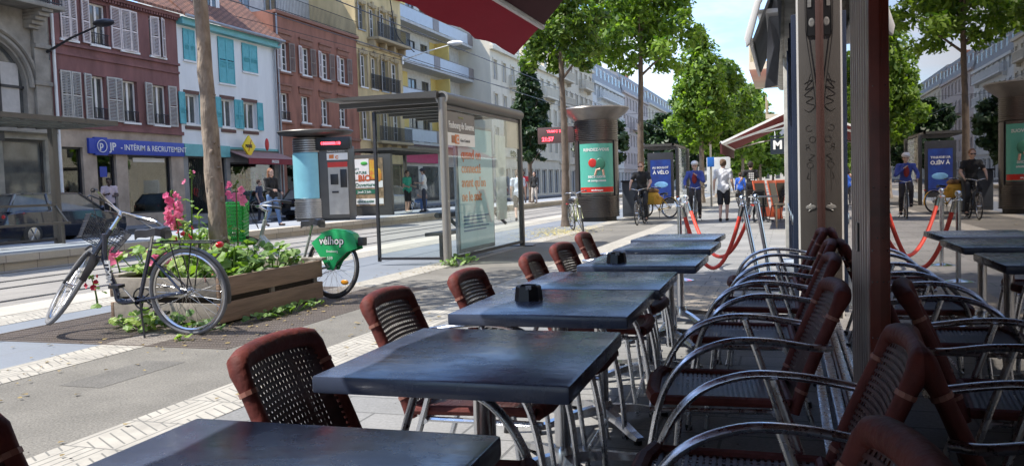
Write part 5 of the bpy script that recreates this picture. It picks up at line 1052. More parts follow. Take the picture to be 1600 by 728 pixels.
for k in range(4): M = Matrix.Rotation(k*PI/2+R(38), 4, 'Z'); b.lathe([(0, 0), (.02, 0), (.02, .02), (0, .02)], (.36, 0, 0), 12, M=M)
b.build('foot_pad', M_black, t)
tables = [t]
for x, y, rz, lb in ((-.855, 2.26, .02, 'second square cafe table from the camera, an empty blue-black top'), (-.905, 3.31, .012, 'third cafe table from the camera, with a black ashtray near its left side'), (-.90, 4.075, .015, 'fourth cafe table, pushed flush against the table with the ashtray'), (-.84, 5.15, -.01, 'fifth cafe table from the camera, with a black ashtray, apart from the flush pair'), (-.85, 6.3, -.03, 'second furthest cafe table, jutting out just behind the ashtray table'), (-.89, 7.3, -.05, 'furthest cafe table of the row, next to the red rope stands')):
    tables.append(dup(t, lb, (x, y, 0), rz))
# ashtrays
def ashtray(label, x, y, s=1):
    t = thing('ashtray', label, 'ashtray', (x, y, TH), .3, 'ashtrays on the tables', s); b = MB(); n = 8
    b.lathe([(0, 0), (.063, 0), (.056, .058), (.05, .064), (.043, .060), (.038, .02), (0, .018)], n=n); b.build('bowl', M_black, t, smooth=False)
    b = MB(); b.box(-.012, .012, -.056, -.035, .05, .066); b.build('notch', mat('ash_grey', (.4, .4, .4), .8), t, smooth=False)
ashtray('black faceted ashtray on the third table, the nearer of the two', -1.045, 3.34, .96); ashtray('black faceted ashtray on the fifth table, the further of the two', -.985, 4.96, .98)
# ------------------------------------------------------------------ woven chairs
M_vinyl = mat('brown_red_vinyl', (.16, .038, .030), .62, var=.25, vs=14, bump=.35, bs=45, stretch=(1, 1, 1), c2=(.08, .02, .017), spec=.25); M_weave = mat('dark_weave', (.085, .028, .024), .5, var=.3, vs=20)
M_tie = mat('tie_band', (.35, .15, .11), .4)
def make_chair(label, loc, rz, group):
    t = thing('cafe_chair', label, 'chair', loc, rz, group); HW = .20
    def back(u, v):    # u -1..1, v 0..1
        z = .40+.40*v; y = -.165-.13*v-.018*(1-u*u)-.03*v*v; return Vector((u*(HW-.012*v), y, z-.012*u*u*v))
    def seat(u, v):
        return Vector((u*(HW+.01), -.15+.46*v, .435-.016*math.sin(PI*v)*(1-u*u)+.006*v))
    def weave(fn, nu, nv, fill, th=.0035):
        b = MB(); 
        for i in range(nu):
            jt = .07*math.sin(i*7.3)+.05*math.sin(i*2.9); u0 = -1+2*(i+.5-fill/2+jt*.6)/nu; u1 = -1+2*(i+.5+fill/2+jt)/nu; m = 7
            A = [fn(u0, k/m) for k in range(m+1)]; B_ = [fn(u1, k/m) for k in range(m+1)]; nn = (fn(.1, .5)-fn(0, .5)).cross(fn(0, .6)-fn(0, .5)).normalized()*th
            b.add([p for k in range(m+1) for p in (A[k]+nn, B_[k]+nn, A[k]-nn, B_[k]-nn)], [f for k in range(m) for f in ((4*k, 4*k+1, 4*k+5, 4*k+4), (4*k+2, 4*k+6, 4*k+7, 4*k+3))])
        for j in range(nv):
            jt = .07*math.sin(j*5.1)+.05*math.sin(j*3.7); v0 = (j+.5-fill/2+jt)/nv; v1 = (j+.5+fill/2+jt*.6)/nv; m = 6
            A = [fn(-1+2*k/m, v0) for k in range(m+1)]; B_ = [fn(-1+2*k/m, v1) for k in range(m+1)]; nn = (fn(.1, .5)-fn(0, .5)).cross(fn(0, .6)-fn(0, .5)).normalized()*th*1.5
            b.add([p for k in range(m+1) for p in (A[k]+nn, B_[k]+nn, A[k]-nn, B_[k]-nn)], [f for k in range(m) for f in ((4*k, 4*k+1, 4*k+5, 4*k+4), (4*k+2, 4*k+6, 4*k+7, 4*k+3))])
        return b
    weave(back, 21, 25, .54).build('backrest_weave', M_weave, t, smooth=False); weave(seat, 21, 25, .57).build('seat_weave', M_weave, t, smooth=False)
    b = MB(); side = lambda s: [back(s*1.03, q/8) for q in range(9)]
    pts = side(-1)[:8]+[back(-1.02, .985), back(-.95, 1.028)]+[back(-.8+.8*k/3, 1.04) for k in range(7)]+[back(.95, 1.028), back(1.02, .985)]+side(1)[:8][::-1]
    rr = [.021]*8+[.026, .030]+[.029]*7+[.030, .026]+[.021]*8
    b.tube(pts, rr, 16); fr = b.build('backrest_frame', M_vinyl, t)
    b = MB()
    for s in (-1, 1):
        for q in (.2, .86): c = back(s*1.03, q); d = (back(s, .9)-back(s, .8)).normalized(); b.tube([c-d*.006, c+d*.006], .0245 if q > .5 else .0235, 10)
    b.build('tie_band', M_tie, fr)
    b = MB(); b.tube([seat(-1.05, .985), seat(-.6, 1.03), seat(0, 1.035), seat(.6, 1.03), seat(1.05, .985)], .027, 10); b.tube([seat(-1.04, 0), seat(-1.04, .5), seat(-1.05, .98)], .018, 8); b.tube([seat(1.04, 0), seat(1.04, .5), seat(1.05, .98)], .018, 8); b.tube([seat(-1.03, .0), seat(1.03, .0)], .018, 8)
    b.build('seat_frame', M_vinyl, t)
    for s in (-1, 1):
        x = s*.262
        P = spline([(s*.225, -.285, .635), (x, -.22, .642), (x, -.08, .662), (x, .06, .658), (x, .19, .60), (x, .28, .475), (x, .325, .30), (x, .345, .12), (x, .35, .0)], 6)
        b = MB(); b.tube(P, .0125, 14, flat=(1.4, (0, 0, 1))); b.build('arm', M_alu, t)
        b = MB(); b.tube([(x-s*.012, -.03, .655), (x-s*.02, -.10, .44), (x-s*.012, -.24, .0)], .0125, 10); b.build('leg', M_alu, t)
        b = MB(); b.tube([(x-s*.035, .22, .43), (x-s*.03, .27, .0)], .011, 10); b.build('leg', M_alu, t)
    b = MB()
    for y, z in ((.20, .405), (-.10, .405)): b.tube([(-.25, y, z), (.25, y, z)], .011, 8)
    b.tube([(-.245, .27, .1), (.245, .27, .1)], .008, 8); b.tube([(-.25, .33, .41), (-.22, -.1, .405)], .01, 8); b.tube([(.25, .33, .41), (.22, -.1, .405)], .01, 8); b.build('seat_rail', M_alu, t)
    b = MB()
    for s in (-1, 1):
        for y, w in ((.35, 0), (-.24, .012)): b.tube([(s*(.262-w), y, 0), (s*(.262-w), y+.004, .03)], .017, 8)
    b.build('foot_cap', M_black, t)
    return t
GL, GR = 'woven chairs on the street side of the tables', 'woven chairs along the cafe window'
ch = make_chair('woven brown-red chair nearest the camera, cut off at the left edge', (-1.13, 1.01, 0), -PI/2+.05, GL)
for x, y, rz, lb in ((-.98, 1.92, -PI/2+.06, 'large woven brown-red chair behind the nearest table, its curved arm showing'), (-1.14, 2.89, -PI/2+.06, 'second woven chair on the street side, left of the second table'), (-1.09, 3.6, -PI/2+.03, 'third woven chair on the street side, left of the nearer ashtray'), (-1.05, 4.5, -PI/2+.08, 'fourth woven chair on the street side, between the flush pair and the further ashtray table'), (-1.08, 5.26, -PI/2-.04, 'fifth woven chair on the street side, second furthest of its row'), (-1.2, 6.4, -PI/2+.02, 'furthest woven chair on the street side, level with the last table')):
    dup(ch, lb, (x, y, 0), rz)
for x, y, rz, lb in ((-.17, 1.22, PI/2+.15, 'woven chair at the bottom right corner, only its rounded back top showing'), (-.06, 2.17, PI/2+.04, 'nearest fully visible woven chair against the cafe glass'), (-.17, 3.2, PI/2+.10, 'second full woven chair against the cafe glass, just past the maroon post'), (-.13, 4.35, PI/2+.04, 'third woven chair against the cafe glass'), (-.09, 5.35, PI/2, 'fourth woven chair against the cafe glass'), (-.09, 6.55, PI/2+.03, 'furthest woven chair against the cafe glass, before the graffiti pilaster')):
    dup(ch, lb, (x, y, 0), rz)
# ------------------------------------------------------------------ rope stands
M_rope = mat('red_rope', (.75, .06, .03), .6, var=.12, vs=20)
t = thing('rope_stand', 'nearer upright chrome rope stand behind the furthest table', 'rope stand', (-1.25, 10.3, 0), 0, 'chrome rope stands')
b = MB(); b.lathe([(0, 0), (.17, 0), (.17, .012), (.06, .03), (.03, .04), (0, .04)], n=28); b.build('base', M_chrome, t); b = MB(); b.lathe([(.028, .03), (.028, .9), (.036, .905), (.036, .93), (.02, .94), (.02, .96)], n=18); b.build('pole', M_steel, t)
b = MB(); b.ball((0, 0, .985), .036, n=16, m=10); b.tube([(.04*math.cos(a), .04*math.sin(a), .915) for a in [k*PI/8 for k in range(16)]], .008, 6, closed=True); b.build('knob', M_chrome, t)
dup(t, 'further upright chrome rope stand behind the furthest table', (-1.37, 12.1, 0), 0)
q = dup(t, 'chrome rope stand tilted furthest over, right of the red ropes', (-.32, 10.25, 0)); q.rotation_euler = (R(-3), R(-11), 0); q.location.z = .03
q = dup(t, 'second tilted chrome rope stand leaning beside its twin at the right', (-.20, 10.55, 0)); q.rotation_euler = (R(2), R(-9), 0); q.location.z = .03
def rope(label, a, bq, sag):
    a, bq = Vector(a), Vector(bq); pts = [a.lerp(bq, k/24)-Vector((0, 0, sag*(1-(2*k/24-1)**2))) for k in range(25)]
    m_ = MB(); m_.tube(pts, .024, 10); o = m_.build('barrier_rope', M_rope); tag(o, label, 'rope', 'red barrier ropes'); e = MB(); e.tube(pts[:2], .027, 10); e.tube(pts[-2:], .027, 10); e.build('end_cap', M_chrome, o)
rope('red barrier rope hanging lowest, nearer of the pair', (-1.21, 10.27, .9), (-.50, 10.22, .9), .74); rope('red barrier rope hanging behind the nearer one', (-1.33, 12.05, .9), (-.40, 10.6, .9), .70)
# ------------------------------------------------------------------ bicycles
M_tyre = mat('tyre', (.03, .03, .032), .7); M_tyreg = mat('tyre_grey', (.16, .16, .165), .75, var=.15); M_spoke = mat('spoke', (.6, .6, .6), .25, 1)
def wheel(par, name, r, tm, loc=(0, 0, 0), rot=None, rim=None, nsp=28, fender=None, fm=None):
    w = bpy.data.objects.new(name, None); 
    b = MB(); b.tube([((r-.018)*math.cos(a), 0, (r-.018)*math.sin(a)) for a in [2*PI*k/44 for k in range(44)]], .0185, 8, closed=True); o = b.build(name, tm, par)
    o.location = loc
    if rot: o.rotation_euler = rot
    b = MB(); b.tube([((r-.045)*math.cos(a), 0, (r-.045)*math.sin(a)) for a in [2*PI*k/44 for k in range(44)]], .012, 6, closed=True); b.build('rim', rim or M_steel, o)
    b = MB()
    for k in range(nsp):
        a = 2*PI*k/nsp; b.tube([(.02*math.cos(a+1.2*(1 if k % 2 else -1)), .02*(1 if k % 2 else -1), .02*math.sin(a+1.2*(1 if k % 2 else -1))), ((r-.05)*math.cos(a), 0, (r-.05)*math.sin(a))], .0016, 4, cap=False)
    b.build('spokes', M_spoke, o); b = MB(); b.tube([(0, -.045, 0), (0, .045, 0)], .02, 10); b.tube([(0, -.03, 0), (0, -.026, 0)], .035, 12); b.build('hub', M_steel, o)
    return o
def saddle(par, c, mt, s=1):
    b = MB(); c = Vector(c); rows = []
    for i, (x, w, z) in enumerate(((-.14, .04, .025), (-.125, .075, .05), (-.09, .095, .06), (-.04, .085, .052), (.02, .048, .04), (.09, .026, .04), (.14, .018, .035), (.155, .006, .02))):
        rows += [c+Vector((x*s, -w*s, (z-.065)*s)), c+Vector((x*s, -w*.78*s, (z-.008)*s)), c+Vector((x*s, 0, z*s)), c+Vector((x*s, w*.78*s, (z-.008)*s)), c+Vector((x*s, w*s, (z-.065)*s))]
    b.add(rows, [(i*5+j, i*5+j+1, i*5+j+6, i*5+j+5) for i in range(7) for j in range(4)]+[tuple(range(5))]+[(i*5, (i+1)*5, (i+1)*5+4, i*5+4) for i in range(7)]); return b.build('saddle', mt, par)
def bicycle(label, loc, rz, M_fr, sc=1, steer=0, tilt=0, style='city', basket=None, fender=None, group=None, tyre=None, r=.345, cat='bicycle', grip=None, bars_h=1.05, rearrack=True, wb=1.08, lean=0):
    """rear contact at the origin, front along +x"""
    t = thing('bicycle', label, cat, loc, rz, group, sc); t.rotation_euler = (tilt, 0, rz); tyre = tyre or M_tyre
    wheel(t, 'rear_wheel', r, tyre, (0, 0, r))
    head_b = Vector((wb-.20, 0, .62)); head_t = Vector((wb-.27, 0, .86)); ax = (head_t-head_b).normalized(); Rs = Matrix.Rotation(steer, 4, ax)
    hm_ = head_b.lerp(head_t, .6); T = Matrix.Translation(hm_) @ Rs @ Matrix.Rotation(lean, 4, 'X') @ Matrix.Translation(-hm_)
    S = lambda p: T @ Vector(p)
    o = wheel(t, 'front_wheel', r, tyre, S((wb, 0, r)), None); o.rotation_euler = (Rs @ Matrix.Rotation(lean, 4, 'X')).to_euler()
    bb = Vector((.44, 0, .28)); st = Vector((.30, 0, .68)); b = MB()
    if style == 'city':
        b.tube(spline([head_t-ax*.05, (wb-.235, 0, .60), (wb-.30, 0, .38), (.62, 0, .27), bb], 5), .024, 12)
        b.tube(spline([head_b+ax*.02, (wb-.27, 0, .44), (.62, 0, .32)], 5), .014, 10)
    elif style == 'rental': b.tube([head_b+ax*.05, (.62, 0, .36), bb], .034, 12)
    else: b.tube([head_t-ax*.04, st-Vector((.02, 0, .03))], .015, 10); b.tube([head_b+ax*.03, bb], .018, 10)
    b.tube([bb, st], .017, 10); b.tube([S(head_b), S(head_t)], .022, 12); b.lathe([(.032, -.035), (.032, .035)], bb, 12, M=Matrix.Translation(bb) @ Matrix.Rotation(PI/2, 4, 'X') @ Matrix.Translation(-bb))
    for s in (-1, 1): b.tube([bb+Vector((0, .03*s, 0)), (0, .055*s, r)], .010, 8); b.tube([st-Vector((0, 0, .06)), (.02, .055*s, r+.01)], .009, 8)
    b.build('frame', M_fr, t)
    b = MB(); fk = M_fr if style != 'city' else M_dark
    for s in (-1, 1): b.tube([S(head_b+Vector((.0, .045*s, -.01))), S((wb-.10, .05*s, .45)), S((wb, .055*s, r))], [.016, .015, .011], 8)
    b.tube([S(head_b+Vector((0, -.05, 0))), S(head_b+Vector((0, .05, 0)))], .018, 8); b.build('fork', fk, t)
    b = MB(); hb = head_t+ax*(.12 if style == 'city' else .1); b.tube([head_t, hb, S(hb)] if lean == 0 else [S(head_t), S(hb)], .015, 8)
    fwd = hb+Vector((.06, 0, .04)); zt = bars_h-.0
    L_ = [S(fwd), S(fwd+Vector((.02, .12, .03))), S(fwd+Vector((-.10, .24, .05))), S(fwd+Vector((-.28, .29, .02)))]; Rr = [S(fwd), S(fwd+Vector((.02, -.12, .03))), S(fwd+Vector((-.10, -.24, .05))), S(fwd+Vector((-.28, -.29, .02)))]
    b.tube([S(hb), S(fwd)], .016, 8); b.tube(spline(L_, 5), .0115, 8); b.tube(spline(Rr, 5), .0115, 8); hbo = b.build('handlebar', M_steel, t)
    b = MB()
    for Q in (L_, Rr): b.tube([Q[2].lerp(Q[3], .35), Q[3]], .018, 8)
    b.build('grip', grip or M_black, hbo)
    b = MB()
    for Q, s in ((L_, 1), (Rr, -1)): b.tube([Q[1]+Vector((.02, 0, 0)), Q[2]+Vector((.07, .0, -.03)), Q[2].lerp(Q[3], .6)+Vector((.05, .02*s, -.045))], .006, 6); b.tube(spline([Q[2]+Vector((.05, 0, 0)), Q[1]+Vector((.14, 0, .0)), S(head_t+Vector((.08, 0, -.1)))], 6), .004, 5)
    b.build('brake_lever', M_dark, hbo)
    b = MB(); b.tube([st, st+Vector((-.035, 0, .12))], .013, 8); b.build('seat_post', M_steel, t); saddle(t, st+Vector((-.03, 0, .125)), mat('saddle_black', (.02, .02, .024), .4), 1.0)
    b = MB(); cr_ = .09
    for s, a in ((1, .9), (-1, .9+PI)):
        p = bb+Vector((.17*math.cos(a), .07*s, .17*math.sin(a))); b.tube([bb+Vector((0, .06*s, 0)), p], .009, 8)
    b.build('crank', M_steel, t); b = MB()
    for s, a in ((1, .9), (-1, .9+PI)): p = bb+Vector((.17*math.cos(a), .115*s, .17*math.sin(a))); b.box(p.x-.045, p.x+.045, p.y-.04, p.y+.04, p.z-.012, p.z+.012)
    b.build('pedal', M_black, t, smooth=False)
    b = MB(); b.tube([bb+Vector((cr_*math.cos(a), -.045, cr_*math.sin(a))) for a in [2*PI*k/24 for k in range(24)]], .006, 6, closed=True); b.tube([(0, -.045, r+.035), bb+Vector((0, -.045, cr_))], .004, 4); b.tube([(0, -.045, r-.035), bb+Vector((0, -.045, -cr_))], .004, 4)
    for k in range(5): a = 2*PI*k/5; b.tube([bb+Vector((0, -.045, 0)), bb+Vector((cr_*math.cos(a), -.045, cr_*math.sin(a)))], .008, 5)
    b.build('chainring', M_dark, t)
    if rearrack:
        b = MB()
        for s in (-1, 1): b.tube([(.24, .05*s, .74), (-.28, .055*s, .735)], .006, 6); b.tube([(-.02, .055*s, r), (-.10, .055*s, .735)], .005, 6); b.tube([(0, .055*s, r), (.08, .055*s, .735)], .005, 6)
        for x in (-.28, -.1, .06, .22): b.tube([(x, -.055, .735), (x, .055, .735)], .006, 6)
        b.build('luggage_rack', M_black, t)
        b = MB(); b.ball((-.31, 0, .71), .035, (.7, 1.3, .7)); b.build('rear_light', mat('light_red', (.55, .01, .01), .2), t)
    if fender:
        b = MB()
        for c, a0, a1, X in (((0, 0, r), R(20), R(195), None), ((wb, 0, r), R(60), R(170), T)):
            k = 16; vs = []
            for i in range(k+1):
                a = a0+(a1-a0)*i/k; 
                for y in (-.026, 0, .026): rr = r+.018-(.006 if y else 0); p = Vector((c[0]+rr*math.cos(a), y, c[2]+rr*math.sin(a))); vs.append(X @ p if X else p)
            b.add(vs, [(i*3+j, i*3+j+1, i*3+j+4, i*3+j+3) for i in range(k) for j in range(2)])
        b.build('mudguard', fender, t)
    b = MB(); b.tube([(.40, .05, .27), (.30, .17, .0)], .008, 6); b.build('kickstand', M_black, t)
    if basket:
        b = MB(); c = head_t+Vector((.22, 0, -.06))
        if basket == 'wire':
            for zz, w, d in ((.11, .17, .13), (.05, .16, .12), (-.01, .15, .11), (-.08, .14, .10)): b.tube([S(c+Vector((sx*d, sy*w, zz))) for sx, sy in ((-1, -1), (1, -1), (1, 1), (-1, 1))], .004, 5, closed=True)
            for k in range(14):
                a = k/14; 
                for sx in (-1, 1): y = -1+2*a; b.tube([S(c+Vector((sx*.13, y*.17, .11))), S(c+Vector((sx*.10, y*.14, -.08)))], .0025, 4)
                if k < 10:
                    for sy in (-1, 1): x = -1+2*k/10; b.tube([S(c+Vector((x*.13, sy*.17, .11))), S(c+Vector((x*.10, sy*.14, -.08)))], .0025, 4)
            b.build('basket', M_dark, t)
        else:
            for zz in [-.2+.035*k for k in range(11)]:
                q = .75+.25*(zz+.2)/.4; P = [S(c+Vector((.1+sx*.12*q, sy*.15*q, zz*1.15+.08))) for sx, sy in ((-1, -1), (1, -1), (1, 1), (-1, 1))]
                for i in range(4): b.bar(P[i], P[(i+1) % 4], .012, .020)
            for k in range(9):
                for sx, sy in ((-1, None), (1, None), (None, -1), (None, 1)):
                    u = -1+2*k/8; X0 = sx if sx else u; Y0 = sy if sy else u
                    b.bar(S(c+Vector((.1+X0*.12, Y0*.15, .25))), S(c+Vector((.1+X0*.09, Y0*.113, -.15))), .012, .006)
            b.build('basket', mat('basket_green', (.02, .36, .05), .35), t, smooth=False)
    return t, S
M_bnavy = mat('bike_navy', (.02, .026, .05), .25, .1, coat=.6, var=.05); M_greyp = mat('bike_grey', (.45, .47, .45), .35, .3)
bk, S = bicycle('dark navy step-through city bicycle with a wire basket, parked by the planter', (-5.02, 6.02, 0), math.atan2(-.10, -1.0), M_bnavy, 1.13, steer=R(-43), tilt=R(-4), wb=.95, lean=R(24), basket='wire', fender=M_dark, tyre=M_tyreg, bars_h=1.12)
text('MIXTE', .065, M_white, bk, Matrix.Translation((.70, .0275, .42)) @ Matrix(((0, -1, 0, 0), (0, 0, 1, 0), (1, 0, 0, 0), (0, 0, 0, 1))), bold=.002)
gb, S = bicycle('rental bicycle with a green rear guard and green front basket behind the planter', (-4.98, 8.36, 0), math.atan2(.12, -1.0), M_greyp, 1.07, wb=1.2, steer=R(30), tilt=R(3), style='rental', basket='plastic', tyre=M_tyre, rearrack=False)
M_vgreen = mat('guard_green', (.015, .30, .10), .35, var=.05); prof = [(-.33, .66), (-.22, .72), (-.05, .735), (.10, .70), (.24, .60), (.10, .42), (.03, .31), (-.05, .31), (-.10, .40), (-.22, .50), (-.36, .54)]
b = MB(); Mx = Matrix(((1, 0, 0, 0), (0, 0, 1, 0), (0, 1, 0, 0), (0, 0, 0, 1)))
b.prism(prof, .012, Mx, .045); b.prism(prof, .012, Mx, -.057); b.prism([(-.36, .60), (-.30, .70), (-.2, .735), (-.05, .75), (.12, .71), (.12, .70), (-.05, .735), (-.2, .72), (-.30, .66), (-.35, .6)], .1, Mx, -.05)
gd = b.build('rear_guard', M_vgreen, gb, bevel=.004)
for yy, mtx in ((.0585, Matrix(((-1, 0, 0, .13), (0, 0, 1, .0585), (0, 1, 0, .585), (0, 0, 0, 1)))),):
    text('vélhop', .12, M_black, gd, mtx, bold=.008, ext=.001); m2_ = mtx.copy(); m2_[1][3] = .0605; text('vélhop', .12, M_white, gd, m2_, bold=.001, ext=.001)
    m2_ = mtx.copy(); m2_[2][3] = .50; m2_[0][3] = .04; text('Strasbourg', .035, M_white, gd, m2_, ext=.001); m2_[2][3] = .42; m2_[0][3] = .03; text('539', .05, M_white, gd, m2_, ext=.001)
b = MB(); b.box(-.42, -.36, -.045, .045, .57, .66); b.build('rear_light', M_dark, gd, bevel=.01)
b = MB(); b.ball((-.17, .02, .18), .035, (1.5, .3, .8)); b.build('reflector', mat('amber', (.6, .25, .02), .3), gb)
bicycle('olive green bicycle leaning on the street tree by the advertising column', (-5.45, 21.6, 0), R(-62), mat('bike_olive', (.20, .22, .10), .4, .2), 1.0, steer=R(-10), tilt=R(5), style='diamond', tyre=M_tyre, fender=M_greyp)
M_cy = mat('cargo_yellow', (.75, .42, .02), .35)
cb, S = bicycle('yellow bicycle with a loaded yellow bag parked beside the far shelter', (-3.75, 28.2, 0), R(150), M_cy, 1.0, steer=R(15), tilt=R(3), style='diamond', tyre=M_tyre, fender=M_cy)
b = MB(); b.ball((.75, .0, .72), .26, (1.1, .8, .8)); b.box(.5, 1.05, -.22, .22, .45, .75); b.build('bag', mat('bag_yellow', (.65, .36, .04), .7, var=.2), cb, bevel=.04); b = MB(); b.ball((.72, 0, .92), .17, (1.3, 1.1, .6)); b.build('bundle', mat('bundle', (.4, .22, .1), .9, var=.4, vs=12), cb)
for k, (x, y, rz_, lb) in enumerate(((-6.35, 40.5, R(100), 'grey bicycle parked beyond the far shelter'),)): bicycle(lb, (x, y, 0), rz_, M_greyp, style='diamond')
# ------------------------------------------------------------------ cars
def car(label, loc, rz, paint, L=4.2, W=1.76, H=1.46, kind='hatch'):
    t = thing('parked_car', label, 'car', loc, rz, 'cars parked along the far pavement'); hw = W/2
    # cross-section stations along x : (x, z_bottom, z_shoulder, z_roof(or None), shoulder halfwidth)
    st = [(-L/2, .42, .72, .80, .80), (-L/2+.08, .25, .88, .96, .94), (-L/2+.55, .2, .93, 1.02, 1.0), (-L/2+1.2, .2, .93, 1.0, 1.0), (L/2-1.3, .2, .90, .95, 1.0), (L/2-.6, .2, .80, .86, .98), (L/2-.1, .24, .66, .73, .9), (L/2, .36, .58, .62, .78)]
    b = MB(); vs = []
    for x, zb, zs, zt, k in st:
        w = hw*k; vs += [(x, -w*.93, zb), (x, -w, zb+.15), (x, -w, (zb+zs)/2+.05), (x, -w*.97, zs), (x, -w*.80, zt), (x, 0, zt+.02), (x, w*.80, zt), (x, w*.97, zs), (x, w, (zb+zs)/2+.05), (x, w, zb+.15), (x, w*.93, zb)]
    n = 11; b.add(vs, [(i*n+j, (i+1)*n+j, (i+1)*n+(j+1) % n, i*n+(j+1) % n) for i in range(len(st)-1) for j in range(n)]+[tuple(range(n)), tuple((len(st)-1)*n+j for j in range(n))[::-1]]); b.build('body', paint, t)
    xs = (-L/2+.12, -L/2+.50, L/2-1.75, L/2-.95); b = MB(); lo = hw*.86; hi = hw*.68
    v = [(xs[0], -lo, .95), (xs[0], lo, .95), (xs[3], lo*.98, .90), (xs[3], -lo*.98, .90), (xs[1], -hi, H-.04), (xs[1], hi, H-.04), (xs[2], hi, H-.04), (xs[2], -hi, H-.04)]
    b.add(v, [(0, 1, 5, 4), (1, 2, 6, 5), (2, 3, 7, 6), (3, 0, 4, 7), (4, 5, 6, 7)]); b.build('windows', M_pane, t, smooth=False)
    b = MB(); b.add([(xs[1]-.05, -hi-.02, H-.05), (xs[1]-.05, hi+.02, H-.05), (xs[2]+.05, hi+.02, H-.05), (xs[2]+.05, -hi-.02, H-.05), (xs[1]+.1, -hi*.85, H), (xs[1]+.1, hi*.85, H), (xs[2]-.1, hi*.85, H), (xs[2]-.1, -hi*.85, H)], [(0, 3, 2, 1), (4, 5, 6, 7), (0, 1, 5, 4), (1, 2, 6, 5), (2, 3, 7, 6), (3, 0, 4, 7)])
    for s in (-1, 1):
        b.bar((xs[0], s*lo, .95), (xs[1], s*hi, H-.03), .09, .05); b.bar((xs[3], s*lo*.98, .9), (xs[2], s*hi, H-.03), .07, .05); b.bar(((xs[1]+xs[2])/2-.1, s*lo, .93), ((xs[1]+xs[2])/2-.1, s*hi, H-.03), .07, .03)
    b.build('roof', paint, t, bevel=.01)
    for x in (-L/2+.78, L/2-.82):
        for s in (-1, 1):
            b = MB(); b.lathe([(0, -.1), (.26, -.1), (.315, -.08), (.315, .08), (.26, .1), (0, .1)], n=24, M=Matrix.Translation((x, s*(hw-.08), .315)) @ Matrix.Rotation(PI/2, 4, 'X')); w = b.build('wheel', M_tyre, t)
            b = MB(); b.lathe([(0, -.115), (.20, -.105), (.21, -.06)], n=20, M=Matrix.Translation((x, s*(hw-.08), .315)) @ Matrix.Rotation(PI/2*s, 4, 'X')); 
            for k in range(6): a = k*PI/3; b.bar((x, s*(hw+.03), .315), (x+.19*math.cos(a), s*(hw+.03), .315+.19*math.sin(a)), .05, .012)
            b.build('rim', M_steel, w)
    for s in (-1, 1):
        b = MB(); b.ball((-L/2+.08, s*hw*.75, .78), .12, (.5, 1, 1)); b.build('tail_light', mat('light_red'), t); b = MB(); b.ball((L/2-.12, s*hw*.68, .62), .13, (.9, 1, .6)); b.build('headlight', M_chrome, t); b = MB(); b.ball((L/2-1.25, s*(hw+.06), .98), .1, (.6, 1, .7)); b.build('mirror', paint, t)
    b = MB(); b.box(-L/2-.012, -L/2+.02, -.26, .26, .48, .6); b.box(L/2-.02, L/2+.012, -.26, .26, .38, .5); b.build('number_plate', M_white, t, smooth=False)
M_paint = mat('paint_navy', (.015, .022, .045), .18, .3, coat=1, var=.05); M_paint2 = mat('paint_black', (.012, .012, .014), .18, .3, coat=1, var=.05); M_paint3 = mat('paint_silver', (.35, .36, .38), .25, .6, coat=.6, var=.05)
car('dark navy car parked behind the left tram shelter', (-20.6, 18.9, .012), PI/2+.03, M_paint, 4.5)
car('black car seen between the ticket kiosk and the grocery poster', (-21.0, 34.5, .012), PI/2, M_paint2)
car('dark car parked further up behind the mid shelter', (-21.0, 41.5, .012), PI/2, M_paint3); car('black car parked out of the way before the stone building', (-20.8, 12.6, .012), PI/2, M_paint2)
# ------------------------------------------------------------------ people: one voxel-remeshed body each, clothes and hair as children
M_skin = mat('skin', (.52, .33, .25), .55, var=.05); M_skind = mat('skin_dark', (.09, .05, .035), .5, var=.05)
def capsule(b, p, q, r0, r1, n=12, m=5, flat=1.0, side=None):
    p, q = Vector(p), Vector(q); d = q-p; L = d.length; z = d.normalized() if L > 1e-6 else Vector((0, 0, 1)); x = Vector(side or (1, 0, 0)); x = (x-z*x.dot(z)).normalized(); y = z.cross(x)
    rings = []
    for k in range(m+1): a = PI/2*k/m; rings.append((-r0*math.cos(a), r0*math.sin(a)))
    for k in range(m+1): a = PI/2*k/m; rings.append((L+r1*math.sin(a), r1*math.cos(a)))
    vs = [p+z*h+x*rr*math.cos(2*PI*j/n)+y*rr*flat*math.sin(2*PI*j/n) for h, rr in rings for j in range(n)]
    b.add(vs, [(i*n+j, i*n+(j+1) % n, (i+1)*n+(j+1) % n, (i+1)*n+j) for i in range(len(rings)-1) for j in range(n)])
